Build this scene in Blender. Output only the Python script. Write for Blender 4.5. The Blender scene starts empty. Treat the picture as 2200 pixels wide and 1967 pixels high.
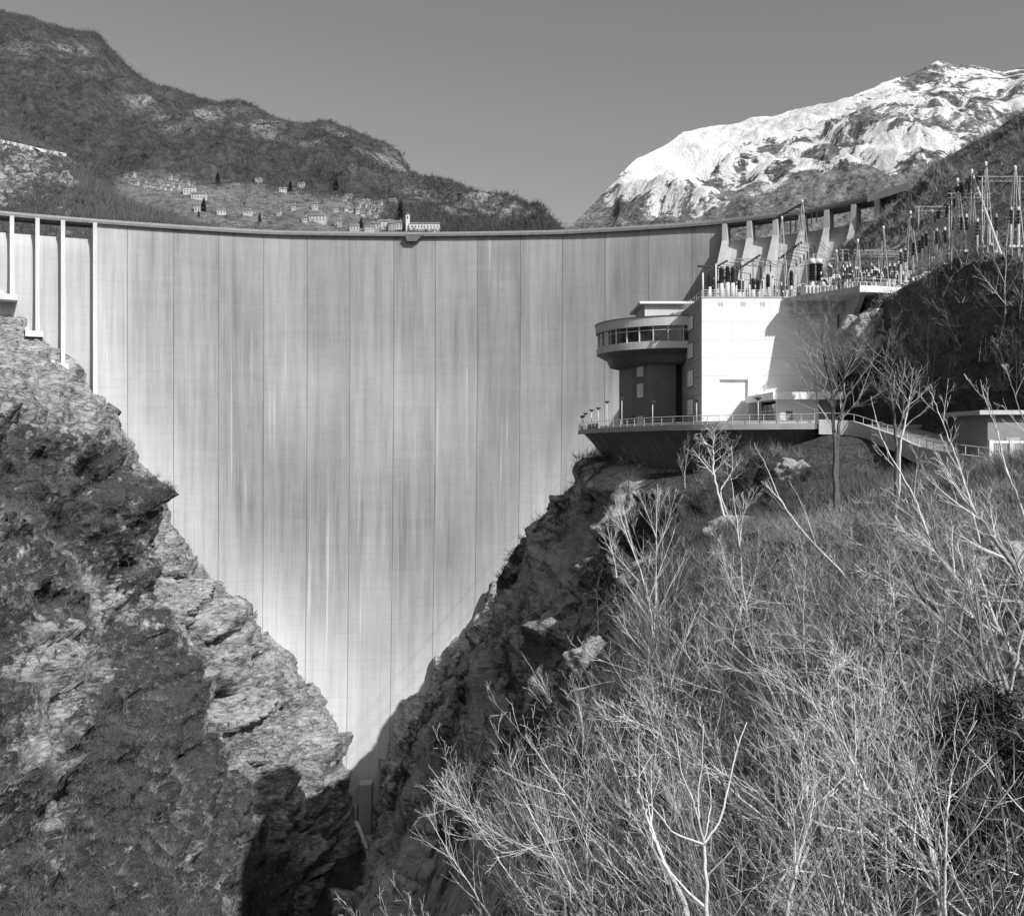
import bpy, math, random
import numpy as np
from mathutils import Vector, Matrix, noise as N
from mathutils.bvhtree import BVHTree
S = bpy.context.scene
# ------------------------------------------------------------------ camera
F = 2100.0; HV = 955.0            # focal length and horizon line in photo pixels (2200 x 1967)
cam_d = bpy.data.cameras.new('camera'); cam = bpy.data.objects.new('camera', cam_d)
S.collection.objects.link(cam); S.camera = cam
cam_d.sensor_width = 36; cam_d.lens = F/2200*36; cam_d.shift_y = -(983.5-HV)/2200
cam_d.clip_start = .3; cam_d.clip_end = 40000
cam.location = (0, 0, 0); cam.rotation_euler = (math.pi/2, 0, 0)
# ------------------------------------------------------------------ light
SUN = Vector((.49, -.60, .64)).normalized()
sun_el = math.asin(SUN.z); sun_az = math.atan2(SUN.x, SUN.y)
w = bpy.data.worlds.new("World"); S.world = w; w.use_nodes = True
nt = w.node_tree; nt.nodes.clear()
sk = nt.nodes.new('ShaderNodeTexSky'); sk.sky_type = 'NISHITA'; sk.sun_disc = False
sk.sun_elevation = sun_el; sk.sun_rotation = sun_az; sk.air_density = 1.0; sk.dust_density = 3.0; sk.altitude = 400
bw = nt.nodes.new('ShaderNodeRGBToBW'); bg = nt.nodes.new('ShaderNodeBackground'); bg.inputs[1].default_value = .1
wo = nt.nodes.new('ShaderNodeOutputWorld')
nt.links.new(sk.outputs[0], bw.inputs[0]); nt.links.new(bw.outputs[0], bg.inputs[0]); nt.links.new(bg.outputs[0], wo.inputs[0])
sl = bpy.data.lights.new('sun', 'SUN'); sl.energy = 4.2; sl.angle = math.radians(.5); sl.color = (1, 1, 1)
so = bpy.data.objects.new('sun', sl); S.collection.objects.link(so)
so.rotation_euler = SUN.to_track_quat('Z', 'Y').to_euler()
S.view_settings.view_transform = 'Standard'; S.view_settings.look = 'None'
S.view_settings.exposure = 0.27; S.view_settings.gamma = 1
S.render.engine = 'CYCLES'
# ------------------------------------------------------------------ helpers
def X(U, y): return (U-1100)/F*y
def Z(V, y): return (HV-V)/F*y
def P(U, V, y): return Vector((X(U, y), y, Z(V, y)))
def tag(o, label=None, cat=None, group=None, kind=None):
    if label: o['label'] = label
    if cat: o['category'] = cat
    if group: o['group'] = group
    if kind: o['kind'] = kind
    return o
def empty(name, loc, label, cat, group=None, rz=0):
    o = bpy.data.objects.new(name, None); S.collection.objects.link(o)
    o.location = loc; o.rotation_euler = (0, 0, rz); o.empty_display_size = .5
    return tag(o, label, cat, group)
def copy_tree(o, parent=None):
    c = o.copy(); S.collection.objects.link(c); c.parent = parent
    for ch in [k for k in o.children]: copy_tree(ch, c)
    return c
class MB:
    def __init__(s): s.v = []; s.f = []
    def add(s, vs, fs):
        b = len(s.v); s.v += [tuple(v) for v in vs]; s.f += [tuple(i+b for i in f) for f in fs]
    def box(s, x0, x1, y0, y1, z0, z1):
        s.add([(x0,y0,z0),(x1,y0,z0),(x1,y1,z0),(x0,y1,z0),(x0,y0,z1),(x1,y0,z1),(x1,y1,z1),(x0,y1,z1)],
              [(0,3,2,1),(4,5,6,7),(0,1,5,4),(1,2,6,5),(2,3,7,6),(3,0,4,7)])
    def prism(s, poly, z0, z1):
        n = len(poly)
        a = sum(poly[i][0]*poly[(i+1)%n][1]-poly[(i+1)%n][0]*poly[i][1] for i in range(n))
        if a < 0: poly = poly[::-1]
        s.add([(p[0],p[1],z0) for p in poly]+[(p[0],p[1],z1) for p in poly],
              [tuple(range(n))[::-1], tuple(range(n,2*n))]+[(i,(i+1)%n,n+(i+1)%n,n+i) for i in range(n)])
    def cone(s, cx, cy, z0, z1, r0, r1, n=24, cap=True):
        vs = [(cx+r0*math.cos(2*math.pi*i/n), cy+r0*math.sin(2*math.pi*i/n), z0) for i in range(n)]
        vs += [(cx+r1*math.cos(2*math.pi*i/n), cy+r1*math.sin(2*math.pi*i/n), z1) for i in range(n)]
        fs = [(i,(i+1)%n,n+(i+1)%n,n+i) for i in range(n)]
        if cap: fs += [tuple(range(n))[::-1], tuple(range(n,2*n))]
        s.add(vs, fs)
    def tube(s, pts, rad, n=4):
        pts = [Vector(p) for p in pts]; k = len(pts)
        if not hasattr(rad, '__len__'): rad = [rad]*k
        b = len(s.v); up = Vector((.13,.31,.94))
        for i, p in enumerate(pts):
            d = (pts[min(i+1,k-1)]-pts[max(i-1,0)])
            if d.length < 1e-9: d = Vector((0,0,1))
            d.normalize()
            a = d.cross(up)
            if a.length < .05: a = d.cross(Vector((1,0,0)))
            a.normalize(); c = d.cross(a)
            for j in range(n):
                t = 2*math.pi*j/n; q = p+(a*math.cos(t)+c*math.sin(t))*rad[i]; s.v.append((q.x,q.y,q.z))
        for i in range(k-1):
            for j in range(n):
                s.f.append((b+i*n+j, b+i*n+(j+1)%n, b+(i+1)*n+(j+1)%n, b+(i+1)*n+j))
        s.f.append(tuple(b+j for j in range(n))[::-1]); s.f.append(tuple(b+(k-1)*n+j for j in range(n)))
    def wall(s, pts, z0, z1, th):       # vertical wall along a plan polyline (pts with optional z offset)
        pts = [Vector(p) for p in pts]
        for i in range(len(pts)-1):
            p, q = pts[i], pts[i+1]; d = (q-p); d.z = 0; d.normalize(); nn = Vector((-d.y, d.x, 0))*th/2
            vs = [p-nn+Vector((0,0,z0)), q-nn+Vector((0,0,z0)), q+nn+Vector((0,0,z0)), p+nn+Vector((0,0,z0)),
                  p-nn+Vector((0,0,z1)), q-nn+Vector((0,0,z1)), q+nn+Vector((0,0,z1)), p+nn+Vector((0,0,z1))]
            s.add(vs, [(0,3,2,1),(4,5,6,7),(0,1,5,4),(1,2,6,5),(2,3,7,6),(3,0,4,7)])
    def build(s, name, mat, parent=None, smooth=False, local=False):
        me = bpy.data.meshes.new(name)
        v = np.array(s.v, dtype=float).reshape(-1, 3)
        if parent is not None and not local: v = v-np.array(parent.matrix_basis.translation if parent.parent is None else parent['_o'])[None]
        me.from_pydata(v.tolist(), [], s.f); me.materials.append(mat)
        if smooth: me.shade_smooth()
        o = bpy.data.objects.new(name, me); S.collection.objects.link(o); o.parent = parent
        return o
def obj_np(name, verts, quads, mat, smooth=True, attrs=None, uv=None, parent=None):
    me = bpy.data.meshes.new(name)
    verts = np.asarray(verts, dtype=np.float32); quads = np.asarray(quads, dtype=np.int32); k = quads.shape[1]
    me.vertices.add(len(verts)); me.vertices.foreach_set('co', verts.ravel())
    me.loops.add(quads.size); me.loops.foreach_set('vertex_index', quads.ravel())
    me.polygons.add(len(quads)); me.polygons.foreach_set('loop_start', np.arange(0, quads.size, k, dtype=np.int32))
    me.polygons.foreach_set('loop_total', np.full(len(quads), k, dtype=np.int32))
    if attrs:
        for an, av in attrs.items():
            a = me.attributes.new(an, 'FLOAT', 'POINT'); a.data.foreach_set('value', np.asarray(av, dtype=np.float32).ravel())
    if uv is not None:
        l = me.uv_layers.new(name='UVMap'); l.data.foreach_set('uv', np.asarray(uv, dtype=np.float32)[quads.ravel()].ravel())
    me.materials.append(mat); me.update(); me.validate()
    if smooth: me.shade_smooth()
    o = bpy.data.objects.new(name, me); S.collection.objects.link(o); o.parent = parent
    return o
def gridq(nr, nc, flip=False):
    i = np.arange(nr-1)[:,None]*nc+np.arange(nc-1)[None]
    q = np.stack([i, i+1, i+nc+1, i+nc], -1).reshape(-1,4)
    return q[:, ::-1] if flip else q
# ------------------------------------------------------------------ materials (all neutral: a black and white world)
class NB:
    def __init__(s, name):
        s.m = bpy.data.materials.new(name); s.m.use_nodes = True; s.t = s.m.node_tree; s.t.nodes.clear()
        s.out = s.n('ShaderNodeOutputMaterial'); s.p = s.n('ShaderNodeBsdfPrincipled'); s.l(s.p.outputs[0], s.out.inputs[0])
        s.p.inputs['Specular IOR Level'].default_value = .25
    def n(s, t, **k):
        x = s.t.nodes.new(t)
        for a, b in k.items(): setattr(x, a, b)
        return x
    def l(s, a, b): s.t.links.new(a, b)
    def val(s, x, inp):
        if isinstance(x, (int, float)): inp.default_value = x
        else: s.l(x, inp)
    def math(s, op, a, b=0.0, c=None, clamp=False):
        x = s.n('ShaderNodeMath', operation=op, use_clamp=clamp); s.val(a, x.inputs[0]); s.val(b, x.inputs[1])
        if c is not None: s.val(c, x.inputs[2])
        return x.outputs[0]
    def mix(s, f, a, b):           # scalar mix
        x = s.n('ShaderNodeMix', data_type='FLOAT'); s.val(f, x.inputs[0]); s.val(a, x.inputs[2]); s.val(b, x.inputs[3]); return x.outputs[0]
    def ramp(s, x, lo, hi, a=0.0, b=1.0):
        r = s.n('ShaderNodeMapRange'); s.val(x, r.inputs[0]); r.inputs[1].default_value = lo; r.inputs[2].default_value = hi
        r.inputs[3].default_value = a; r.inputs[4].default_value = b; return r.outputs[0]
    def co(s, kind='Object', scale=(1,1,1), rot=(0,0,0)):
        c = s.n('ShaderNodeTexCoord'); m = s.n('ShaderNodeMapping'); m.inputs['Scale'].default_value = scale; m.inputs['Rotation'].default_value = rot
        s.l(c.outputs[kind], m.inputs[0]); return m.outputs[0]
    def noise(s, v, scale, det=4, rough=.6, dist=0):
        x = s.n('ShaderNodeTexNoise'); s.l(v, x.inputs['Vector']); x.inputs['Scale'].default_value = scale
        x.inputs['Detail'].default_value = det; x.inputs['Roughness'].default_value = rough; x.inputs['Distortion'].default_value = dist
        return x.outputs[0]
    def vor(s, v, scale, feat='DISTANCE_TO_EDGE'):
        x = s.n('ShaderNodeTexVoronoi', feature=feat); s.l(v, x.inputs['Vector']); x.inputs['Scale'].default_value = scale; return x.outputs[0]
    def attr(s, name):
        x = s.n('ShaderNodeAttribute'); x.attribute_name = name; return x.outputs['Fac']
    def fin(s, col, rough=.85, bump=None, bs=.5, bd=1.0, spec=.25):
        c = s.n('ShaderNodeCombineColor')
        for i in range(3): s.val(col, c.inputs[i])
        s.l(c.outputs[0], s.p.inputs['Base Color']); s.val(rough, s.p.inputs['Roughness']); s.p.inputs['Specular IOR Level'].default_value = spec
        if bump is not None:
            b = s.n('ShaderNodeBump'); b.inputs['Strength'].default_value = bs; b.inputs['Distance'].default_value = bd
            s.l(bump, b.inputs['Height']); s.l(b.outputs[0], s.p.inputs['Normal'])
        return s.m
def plain(name, a, b, scale=.5, rough=.8, bs=.15, bd=.05, spec=.25, streak=False):
    k = NB(name); v = k.co('Object', (1,1,.15) if streak else (1,1,1)); n1 = k.noise(v, scale, 6, .65); n2 = k.noise(v, scale*9, 3, .6)
    f = k.ramp(k.math('ADD', k.math('MULTIPLY', n1, .7), k.math('MULTIPLY', n2, .3)), .35, .65)
    return k.fin(k.mix(f, a, b), rough, n2, bs, bd, spec)
M = {}
M['white'] = plain('white render', .74, .84, .25, .8)
M['concrete'] = plain('plain concrete', .34, .48, .35, .85, streak=True)
M['concrete_light'] = plain('pale concrete', .5, .62, .4, .85, streak=True)
M['concrete_dark'] = plain('dark concrete', .13, .21, .4, .85, streak=True)
M['grey_paint'] = plain('grey cladding', .24, .31, .3, .7)
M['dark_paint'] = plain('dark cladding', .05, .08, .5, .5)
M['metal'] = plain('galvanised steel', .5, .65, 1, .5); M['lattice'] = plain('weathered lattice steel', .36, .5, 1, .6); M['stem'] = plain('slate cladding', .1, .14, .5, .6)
M['metal_dark'] = plain('dark steel', .03, .06, 1, .5)
M['porcelain'] = plain('brown porcelain', .03, .06, 2, .25, spec=.5)
M['cap'] = plain('pale enamel', .7, .8, 2, .4)
M['asphalt'] = plain('worn asphalt', .2, .27, .3, .9)
M['bark'] = plain('pale bark', .42, .7, 1.2, .8)
M['bark_mid'] = plain('grey bark', .17, .34, 1.2, .85)
M['bark_dark'] = plain('dark bark', .07, .16, 1.2, .9)
M['woods'] = plain('distant bare wood', .035, .1, .02, .95)
M['needles'] = plain('evergreen needles', .03, .06, .6, .8)
M['house_dim'] = plain('old stone plaster', .2, .42, .04, .9)
M['roof'] = plain('stone roof', .1, .2, .1, .9)
k = NB('glass'); k.p.inputs['Roughness'].default_value = .06
M['glass'] = k.fin(k.ramp(k.noise(k.co(), .6, 2), .3, .7, .015, .05), .08, spec=.8)
# concrete cladding of the machine building: formwork joints
k = NB('board marked render'); v = k.co('Object'); sp = k.n('ShaderNodeSeparateXYZ'); k.l(v, sp.inputs[0])
fz = k.math('FRACT', k.math('DIVIDE', sp.outputs[2], 2.6)); fx = k.math('FRACT', k.math('DIVIDE', k.math('ADD', sp.outputs[0], sp.outputs[1]), 5.2))
ln = k.math('MAXIMUM', k.math('LESS_THAN', fz, .022), k.math('LESS_THAN', fx, .009))
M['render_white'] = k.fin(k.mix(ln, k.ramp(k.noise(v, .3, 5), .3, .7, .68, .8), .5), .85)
k = NB('board marked shaded wall'); v = k.co('Object'); sp = k.n('ShaderNodeSeparateXYZ'); k.l(v, sp.inputs[0])  # greyer copy of the white render with the side walls' shade put in
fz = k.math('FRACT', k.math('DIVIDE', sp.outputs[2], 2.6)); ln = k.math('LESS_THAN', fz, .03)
M['render_shaded'] = k.fin(k.mix(ln, k.ramp(k.noise(v, .3, 5), .3, .7, .3, .38), .12), .85)
# dam wall: streaks, lift lines, joints. UV.x counts the blocks, UV.y is height in metres
def dam_mat(name, joints=True):
    k = NB(name); c = k.n('ShaderNodeUVMap'); sp = k.n('ShaderNodeSeparateXYZ'); k.l(c.outputs[0], sp.inputs[0]); u, z = sp.outputs[0], sp.outputs[1]
    def vec(su, sz, o=0.0):
        x = k.n('ShaderNodeCombineXYZ'); k.l(k.math('MULTIPLY', u, su), x.inputs[0]); k.l(k.math('MULTIPLY', z, sz), x.inputs[1]); x.inputs[2].default_value = o; return x.outputs[0]
    s1 = k.noise(vec(5, .022), 1, 5, .62); s2 = k.noise(vec(28, .02, 3.), 1, 3, .6); s3 = k.noise(vec(.55, .012, 7.), 1, 3, .5)
    blk = k.n('ShaderNodeTexWhiteNoise', noise_dimensions='1D'); k.l(k.math('FLOOR', u), blk.inputs['W'])
    lift = k.n('ShaderNodeTexWhiteNoise', noise_dimensions='2D'); lv = k.n('ShaderNodeCombineXYZ')
    k.l(k.math('FLOOR', u), lv.inputs[0]); k.l(k.math('FLOOR', k.math('DIVIDE', z, 3.)), lv.inputs[1]); k.l(lv.outputs[0], lift.inputs['Vector'])
    fine = k.math('ADD', k.math('MULTIPLY', k.noise(vec(9, .5, 2.), 1, 7, .75), .6), k.math('MULTIPLY', k.noise(vec(1.2, 1.6, 2.), 1, 5, .7), .4))
    t = k.math('ADD', k.math('MULTIPLY', k.math('SUBTRACT', s1, .5), .68), k.math('MULTIPLY', k.math('SUBTRACT', s2, .5), .26))
    t = k.math('ADD', t, k.math('MULTIPLY', k.math('SUBTRACT', s3, .5), .62))
    t = k.math('ADD', t, k.math('MULTIPLY', k.math('SUBTRACT', blk.outputs['Value'], .5), .12))
    t = k.math('ADD', t, k.math('MULTIPLY', k.math('SUBTRACT', lift.outputs['Value'], .5), .035))
    t = k.math('ADD', t, k.math('MULTIPLY', k.math('SUBTRACT', fine, .5), .3))
    # white lime runs
    run = k.ramp(k.noise(vec(9, .008, 11.), 1, 4, .6), .6, .66); runw = k.ramp(k.noise(vec(.9, .011, 5.), 1, 2), .45, .6)
    t = k.math('ADD', t, k.math('MULTIPLY', k.math('MULTIPLY', run, runw), .4))
    drip = k.ramp(k.noise(vec(14, .014, 21.), 1, 3, .6), .6, .7); t = k.math('SUBTRACT', t, k.math('MULTIPLY', drip, .13))
    t = k.math('ADD', t, k.attr('tone'))
    col = k.math('MAXIMUM', k.math('MULTIPLY', k.math('ADD', t, 1.0), .40), .07)
    ll = k.math('LESS_THAN', k.math('FRACT', k.math('DIVIDE', z, 3.)), .05)
    ll = k.math('MULTIPLY', ll, k.ramp(k.noise(vec(1.4, .25, 9.), 1, 3), .42, .62))
    col = k.mix(k.math('MULTIPLY', ll, .26), col, .14)
    fl = k.math('LESS_THAN', k.math('FRACT', k.math('DIVIDE', z, .75)), .14)
    col = k.mix(k.math('MULTIPLY', k.math('MULTIPLY', fl, k.ramp(k.noise(vec(1., .06, 14.), 1, 4), .45, .65)), .06), col, .1)
    if joints:
        fu = k.math('FRACT', k.math('ADD', u, .006)); j = k.math('LESS_THAN', fu, .012)
        j = k.math('MULTIPLY', j, k.ramp(k.noise(vec(.7, .06, 4.), 1, 3), .3, .5, .7, 1.))
        col = k.mix(k.math('MULTIPLY', j, .9), col, .07)
    return k.fin(col, .9, fine, .2, .1)
M['dam'] = dam_mat('streaked dam concrete')
# rock with vegetation; attributes veg 0..1
def rock_mat(name, lo, hi, vlo, vhi, sc=1.0, vsc=1.0, bs=.9):
    k = NB(name); v = k.co('Object'); vs0 = k.co('Object', (1,1,2.6), (.7,.35,.2)); dn = k.n('ShaderNodeTexNoise'); k.l(vs0, dn.inputs['Vector']); dn.inputs['Scale'].default_value = .16*sc; dn.inputs['Detail'].default_value = 4; vm_ = k.n('ShaderNodeVectorMath', operation='MULTIPLY_ADD'); k.l(dn.outputs['Color'], vm_.inputs[0]); vm_.inputs[1].default_value = (3/sc,)*3; k.l(vs0, vm_.inputs[2]); vs = vm_.outputs[0]
    n1 = k.noise(vs, .09*sc, 8, .68, .6); n2 = k.noise(vs, .55*sc, 8, .66, .1); n3 = k.noise(v, 1.7*sc, 5, .7)
    cr = k.vor(vs, .22*sc); cr2 = k.vor(vs, .8*sc)
    t = k.ramp(k.math('ADD', k.math('MULTIPLY', n1, .5), k.math('MULTIPLY', n2, .5)), .41, .58)
    vst = k.co('Object', (.5,.5,2.4), (.9,.5,.3)); st = k.noise(vst, .8*sc, 6, .65); cell = k.n('ShaderNodeTexVoronoi'); k.l(vs, cell.inputs['Vector']); cell.inputs['Scale'].default_value = .2*sc
    cb = k.n('ShaderNodeRGBToBW'); k.l(cell.outputs['Color'], cb.inputs[0]); cell2 = k.n('ShaderNodeTexVoronoi'); k.l(vs, cell2.inputs['Vector']); cell2.inputs['Scale'].default_value = .75*sc; cb2 = k.n('ShaderNodeRGBToBW'); k.l(cell2.outputs['Color'], cb2.inputs[0])
    t = k.math('ADD', k.math('MULTIPLY', t, .5), k.math('ADD', k.math('MULTIPLY', k.ramp(st, .4, .62), .3), k.math('ADD', k.math('MULTIPLY', k.math('SUBTRACT', cb.outputs[0], .3), .4), k.math('MULTIPLY', k.math('SUBTRACT', cb2.outputs[0], .4), .3))), None, True)
    rock = k.mix(t, lo, hi)
    cm = k.ramp(k.noise(v, .13*sc, 5, .7), .45, .62); crk = k.mix(cm, 1., k.math('MULTIPLY', k.ramp(cr, .0, .04, .3, 1), k.ramp(cr2, .0, .05, .6, 1)))
    rock = k.math('MULTIPLY', rock, crk)
    veg = k.mix(k.ramp(k.math('ADD', k.math('MULTIPLY', n3, .6), k.math('MULTIPLY', k.noise(v, .25*vsc, 6, .7), .4)), .38, .62), vlo, vhi)
    f = k.ramp(k.math('ADD', k.attr('veg'), k.math('MULTIPLY', k.math('SUBTRACT', k.noise(v, .3*sc, 7, .75), .5), 2.5)), .38, .6)
    col = k.mix(f, rock, veg)
    h = k.math('ADD', k.math('MULTIPLY', n2, 1.0), k.math('MULTIPLY', n3, .5)); h = k.math('ADD', h, k.math('MULTIPLY', k.math('MULTIPLY', k.math('MINIMUM', cr, .06), cm), 4.))
    return k.fin(col, .95, h, bs, 1.4/sc, .1)
M['rock_left'] = rock_mat('gorge rock', .06, .6, .03, .11)
M['rock_right'] = rock_mat('shaded gorge rock', .24, .68, .035, .13)
M['outcrop'] = rock_mat('pale outcrop rock', .4, .7, .2, .3)
k = NB('far wooded slope'); v = k.co('Object'); vv = k.co('Object', (1,1,.35))
n1 = k.noise(v, .004, 8, .7); n2 = k.noise(vv, .03, 8, .75); n3 = k.noise(v, .11, 5, .7); cl = k.noise(k.co('Object', (1,1,.5)), .012, 9, .78, .8)
wood = k.mix(k.ramp(k.math('ADD', k.math('MULTIPLY', n2, .55), k.math('MULTIPLY', n3, .45)), .38, .64), .025, .11)
rockc = k.mix(k.ramp(k.math('ADD', k.math('MULTIPLY', n3, .5), k.math('MULTIPLY', k.noise(v, .3, 4, .7), .5)), .42, .58), .04, .34)
col = k.mix(k.math('MULTIPLY', k.ramp(cl, .44, .52), k.attr('cliff')), wood, rockc)
mead = k.mix(k.ramp(k.math('ADD', k.math('MULTIPLY', n2, .4), k.math('MULTIPLY', n3, .6)), .38, .6), .07, .24)
col = k.mix(k.ramp(k.math('ADD', k.attr('meadow'), k.math('MULTIPLY', k.math('SUBTRACT', n1, .5), 1.)), .4, .7), col, mead)
M['far_wood'] = k.fin(col, .95, k.math('ADD', n2, k.math('MULTIPLY', n3, .5)), .8, 14, .05)
k = NB('snowy mountain'); v = k.co('Object'); vv = k.co('Object', (1.4,1.4,.55), (0,.5,0))
n1 = k.noise(v, .0011, 9, .68, .5); n2 = k.noise(vv, .0045, 9, .74, .6); n3 = k.noise(v, .02, 6, .7)
g = k.n('ShaderNodeNewGeometry'); gz = k.n('ShaderNodeSeparateXYZ'); k.l(g.outputs['Normal'], gz.inputs[0])
s = k.math('ADD', k.attr('snow'), k.math('MULTIPLY', k.math('SUBTRACT', n1, .5), 1.6))
s = k.math('ADD', s, k.math('MULTIPLY', k.math('SUBTRACT', n2, .5), 3.0)); s = k.math('ADD', s, k.math('MULTIPLY', k.math('SUBTRACT', n3, .5), .5))
f = k.ramp(s, .46, .56); n4 = k.noise(v, .07, 5, .7); rk = k.mix(k.ramp(k.math('ADD', k.math('MULTIPLY', n2, .3), k.math('ADD', k.math('MULTIPLY', n3, .35), k.math('MULTIPLY', n4, .35))), .42, .58), .05, .3)
s = k.math('ADD', s, k.math('MULTIPLY', k.math('SUBTRACT', n4, .5), .45))
f = k.ramp(s, .46, .56)
M['snow_mtn'] = k.fin(k.mix(f, rk, k.ramp(n3, .3, .7, .64, .8)), .9, k.math('ADD', n2, k.math('ADD', k.math('MULTIPLY', n3, .3), k.math('MULTIPLY', n4, .12))), .8, 60, .05)
M['ground'] = plain('valley ground', .08, .14, .01, .95)
k = NB('water'); M['water'] = k.fin(k.ramp(k.noise(k.co(), .05, 4), .3, .7, .03, .06), .08, k.noise(k.co(), .4, 4), .2, .2, .5)
# ------------------------------------------------------------------ interpolation
def catmull(K, t):
    """K (n,...) knots, t array in [0,n-1]"""
    n = len(K); i = np.clip(np.floor(t).astype(int), 0, n-2); f = (t-i).reshape((-1,)+(1,)*(K.ndim-1))
    p0 = K[np.clip(i-1,0,n-1)]; p1 = K[i]; p2 = K[i+1]; p3 = K[np.clip(i+2,0,n-1)]
    tau = .35
    return (2*f**3-3*f**2+1)*p1+(f**3-2*f**2+f)*tau*(p2-p0)+(-2*f**3+3*f**2)*p2+(f**3-f**2)*tau*(p3-p1)
def fbm(p, H=.9, lac=2.1, o=5): return N.fractal(p, H, lac, o)
def loft(ys, prof, yrow, npk):
    """prof: (nprof, K, 2) world x,z keys -> grid of points (rows yrow, cols)"""
    prof = np.array(prof, float); ys = np.array(ys, float)
    t = np.interp(yrow, ys, np.arange(len(ys))); A = catmull(prof, t)       # rows,K,2
    A = np.transpose(A, (1,0,2)); s = np.linspace(0, prof.shape[1]-1, npk); B = catmull(A, s); B = np.transpose(B, (1,0,2))
    G = np.empty((len(yrow), npk, 3)); G[...,0] = B[...,0]; G[...,1] = np.array(yrow)[:,None]; G[...,2] = B[...,1]
    return G
def normals(G):
    a = np.gradient(G, axis=0); b = np.gradient(G, axis=1); n = np.cross(b, a); n /= np.linalg.norm(n, axis=-1, keepdims=True)+1e-9
    return n
def facet(q, k, tilt, step):
    c = N.voronoi(q*k)[1][0]; h = N.noise_vector(c*3.7+Vector((9.1,3.3,5.7)))
    return (h.dot(q-c/k)*tilt*2.2+step*h.z)
def rockdisp(p, big, mid, small, blk):
    q = Vector((p.x*.8+p.z*.6, p.y*.8-p.z*.3, p.z*.8-p.x*.6)); wv = N.noise_vector(q*.05)*5; q2 = q+wv; q2 = Vector((q2.x, q2.y*.62, q2.z*1.7))
    d = big*fbm(p*.028)+mid*.55*(.5-abs(N.noise((q+wv)*.05)))*2
    d += blk*facet(q2, .075, .34, 1.0)+blk*.55*facet(q2, .2, .5, .5)+blk*.22*facet(q2, .55, .6, .35)+small*.45*fbm(p*.5)
    return d
# ------------------------------------------------------------------ gorge: left wall   x = f(y, z)
zl = np.array([190,150,110,85,65,45,25,5,-15,-35,-55,-75,-95,-110,-122,-134.], float)
def zprof(y, uv, top):
    v = np.array(uv, float); x = (v[:,0]-1100)/F*y; z = (HV-v[:,1])/F*y
    x = np.concatenate([top and [t[0] for t in top] or [], x]); z = np.concatenate([top and [t[1] for t in top] or [], z])
    o = np.argsort(z); return np.stack([np.interp(zl, z[o], x[o]), zl], -1)
outline = [(-60,600),(0,648),(48,690),(110,745),(160,800),(215,892),(262,935),(318,1005),(350,1100),(388,1175),(440,1222),(490,1275),(515,1320),(560,1350),(615,1402),(660,1465),(712,1540),(733,1600),(738,1660),(748,1725),(775,1805),(800,1850)]
top1 = [(-340,190),(-290,140),(-230,100),(-196,70)]
rib2 = [(-300,640),(-80,740),(100,900),(250,1050),(385,1180),(470,1240),(490,1275),(505,1345),(550,1450),(590,1550),(622,1620),(642,1700),(662,1800),(690,1870),(722,1940)]
rib1 = [(-520,640),(-250,740),(0,830),(150,880),(255,950),(305,990),(335,1060),(352,1140),(362,1200),(352,1260),(380,1380),(425,1480),(470,1580),(515,1680),(560,1780),(600,1880),(640,1990)]
def sh(pr, dx): q = pr.copy(); q[:,0] += dx; return q
def near(y, xs, zs): return np.stack([np.interp(zl, zs, xs), zl], -1)
zs = [-134,-120,-90,-60,-30,0,30,60,110,190]
LP = [(-60, near(0,[-30,-38,-56,-72,-92,-108,-130,-152,-200,-330],zs)),
      (60, near(0,[-32,-40,-58,-74,-92,-108,-130,-152,-200,-330],zs)),
      (120, near(0,[-34,-42,-60,-76,-94,-110,-132,-152,-200,-330],zs)),
      (160, near(0,[-38,-44,-60,-79,-97,-116,-138,-158,-206,-335],zs)),
      (190, near(0,[-40,-46,-62,-79,-93,-108,-136,-162,-210,-340],zs)),
      (222, near(0,[-45,-52,-70,-86,-102,-118,-140,-165,-214,-340],zs)),
      (252, zprof(252, rib1, [(-340,190),(-285,140),(-225,100),(-170,62)])),
      (266, sh(zprof(268, rib1, [(-340,190),(-285,140),(-225,100),(-185,66)]), -9)),
      (284, zprof(284, rib2, [(-340,190),(-285,140),(-225,100),(-193,68)])),
      (296, sh(zprof(298, rib2, [(-340,190),(-285,140),(-225,100),(-193,68)]), -7)),
      (316, sh(zprof(316, outline, top1), -1.5)),
      (330, zprof(330, outline, top1)),
      (352, zprof(352, outline, top1))]
yrow = np.concatenate([np.arange(-60,120,3.), np.arange(120,352,.75)])
Gl = loft([p[0] for p in LP], [p[1] for p in LP], yrow, 400)
nl = normals(Gl)
if nl[200,200,0] < 0: nl = -nl
vegl = np.zeros(Gl.shape[:2])
for i in range(Gl.shape[0]):
    y = Gl[i,0,1]; near_dam = min(1, max(0, (y-306)/12))
    for j in range(Gl.shape[1]):
        p = Vector(Gl[i,j]); a = 1-.72*near_dam
        d = rockdisp(p, 6.*a, 4.0*a, 1.0, 1.3*(1-.6*near_dam))
        wy = N.noise(Vector((p.y*.03, p.z*.03, 2.2)))*9; g1 = .42-abs(N.noise(Vector(((p.y+p.z*.22+wy)*.075, p.z*.012, 7.7)))); g2 = .4-abs(N.noise(Vector(((p.y+p.z*.3+wy)*.21, p.z*.03, 1.7))))
        d += (g1*5.+g2*1.8)*a-1.2*a; Gl[i,j] += nl[i,j]*(d-1.0*a)
        # rock shows on the ribs, brush everywhere else
        rk = max(0, min(1, (y-243)/22)); b = N.noise(p*.021)
        hi = max(0, min(1, (p.z+12-(300-y)*.12)/14)) if y > 170 else 0
        vegl[i,j] = .84-.70*max(rk*.95, hi)+b*.42-.75*max(0,N.noise(p*.033+Vector((5,5,5)))-.12)*2
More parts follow.
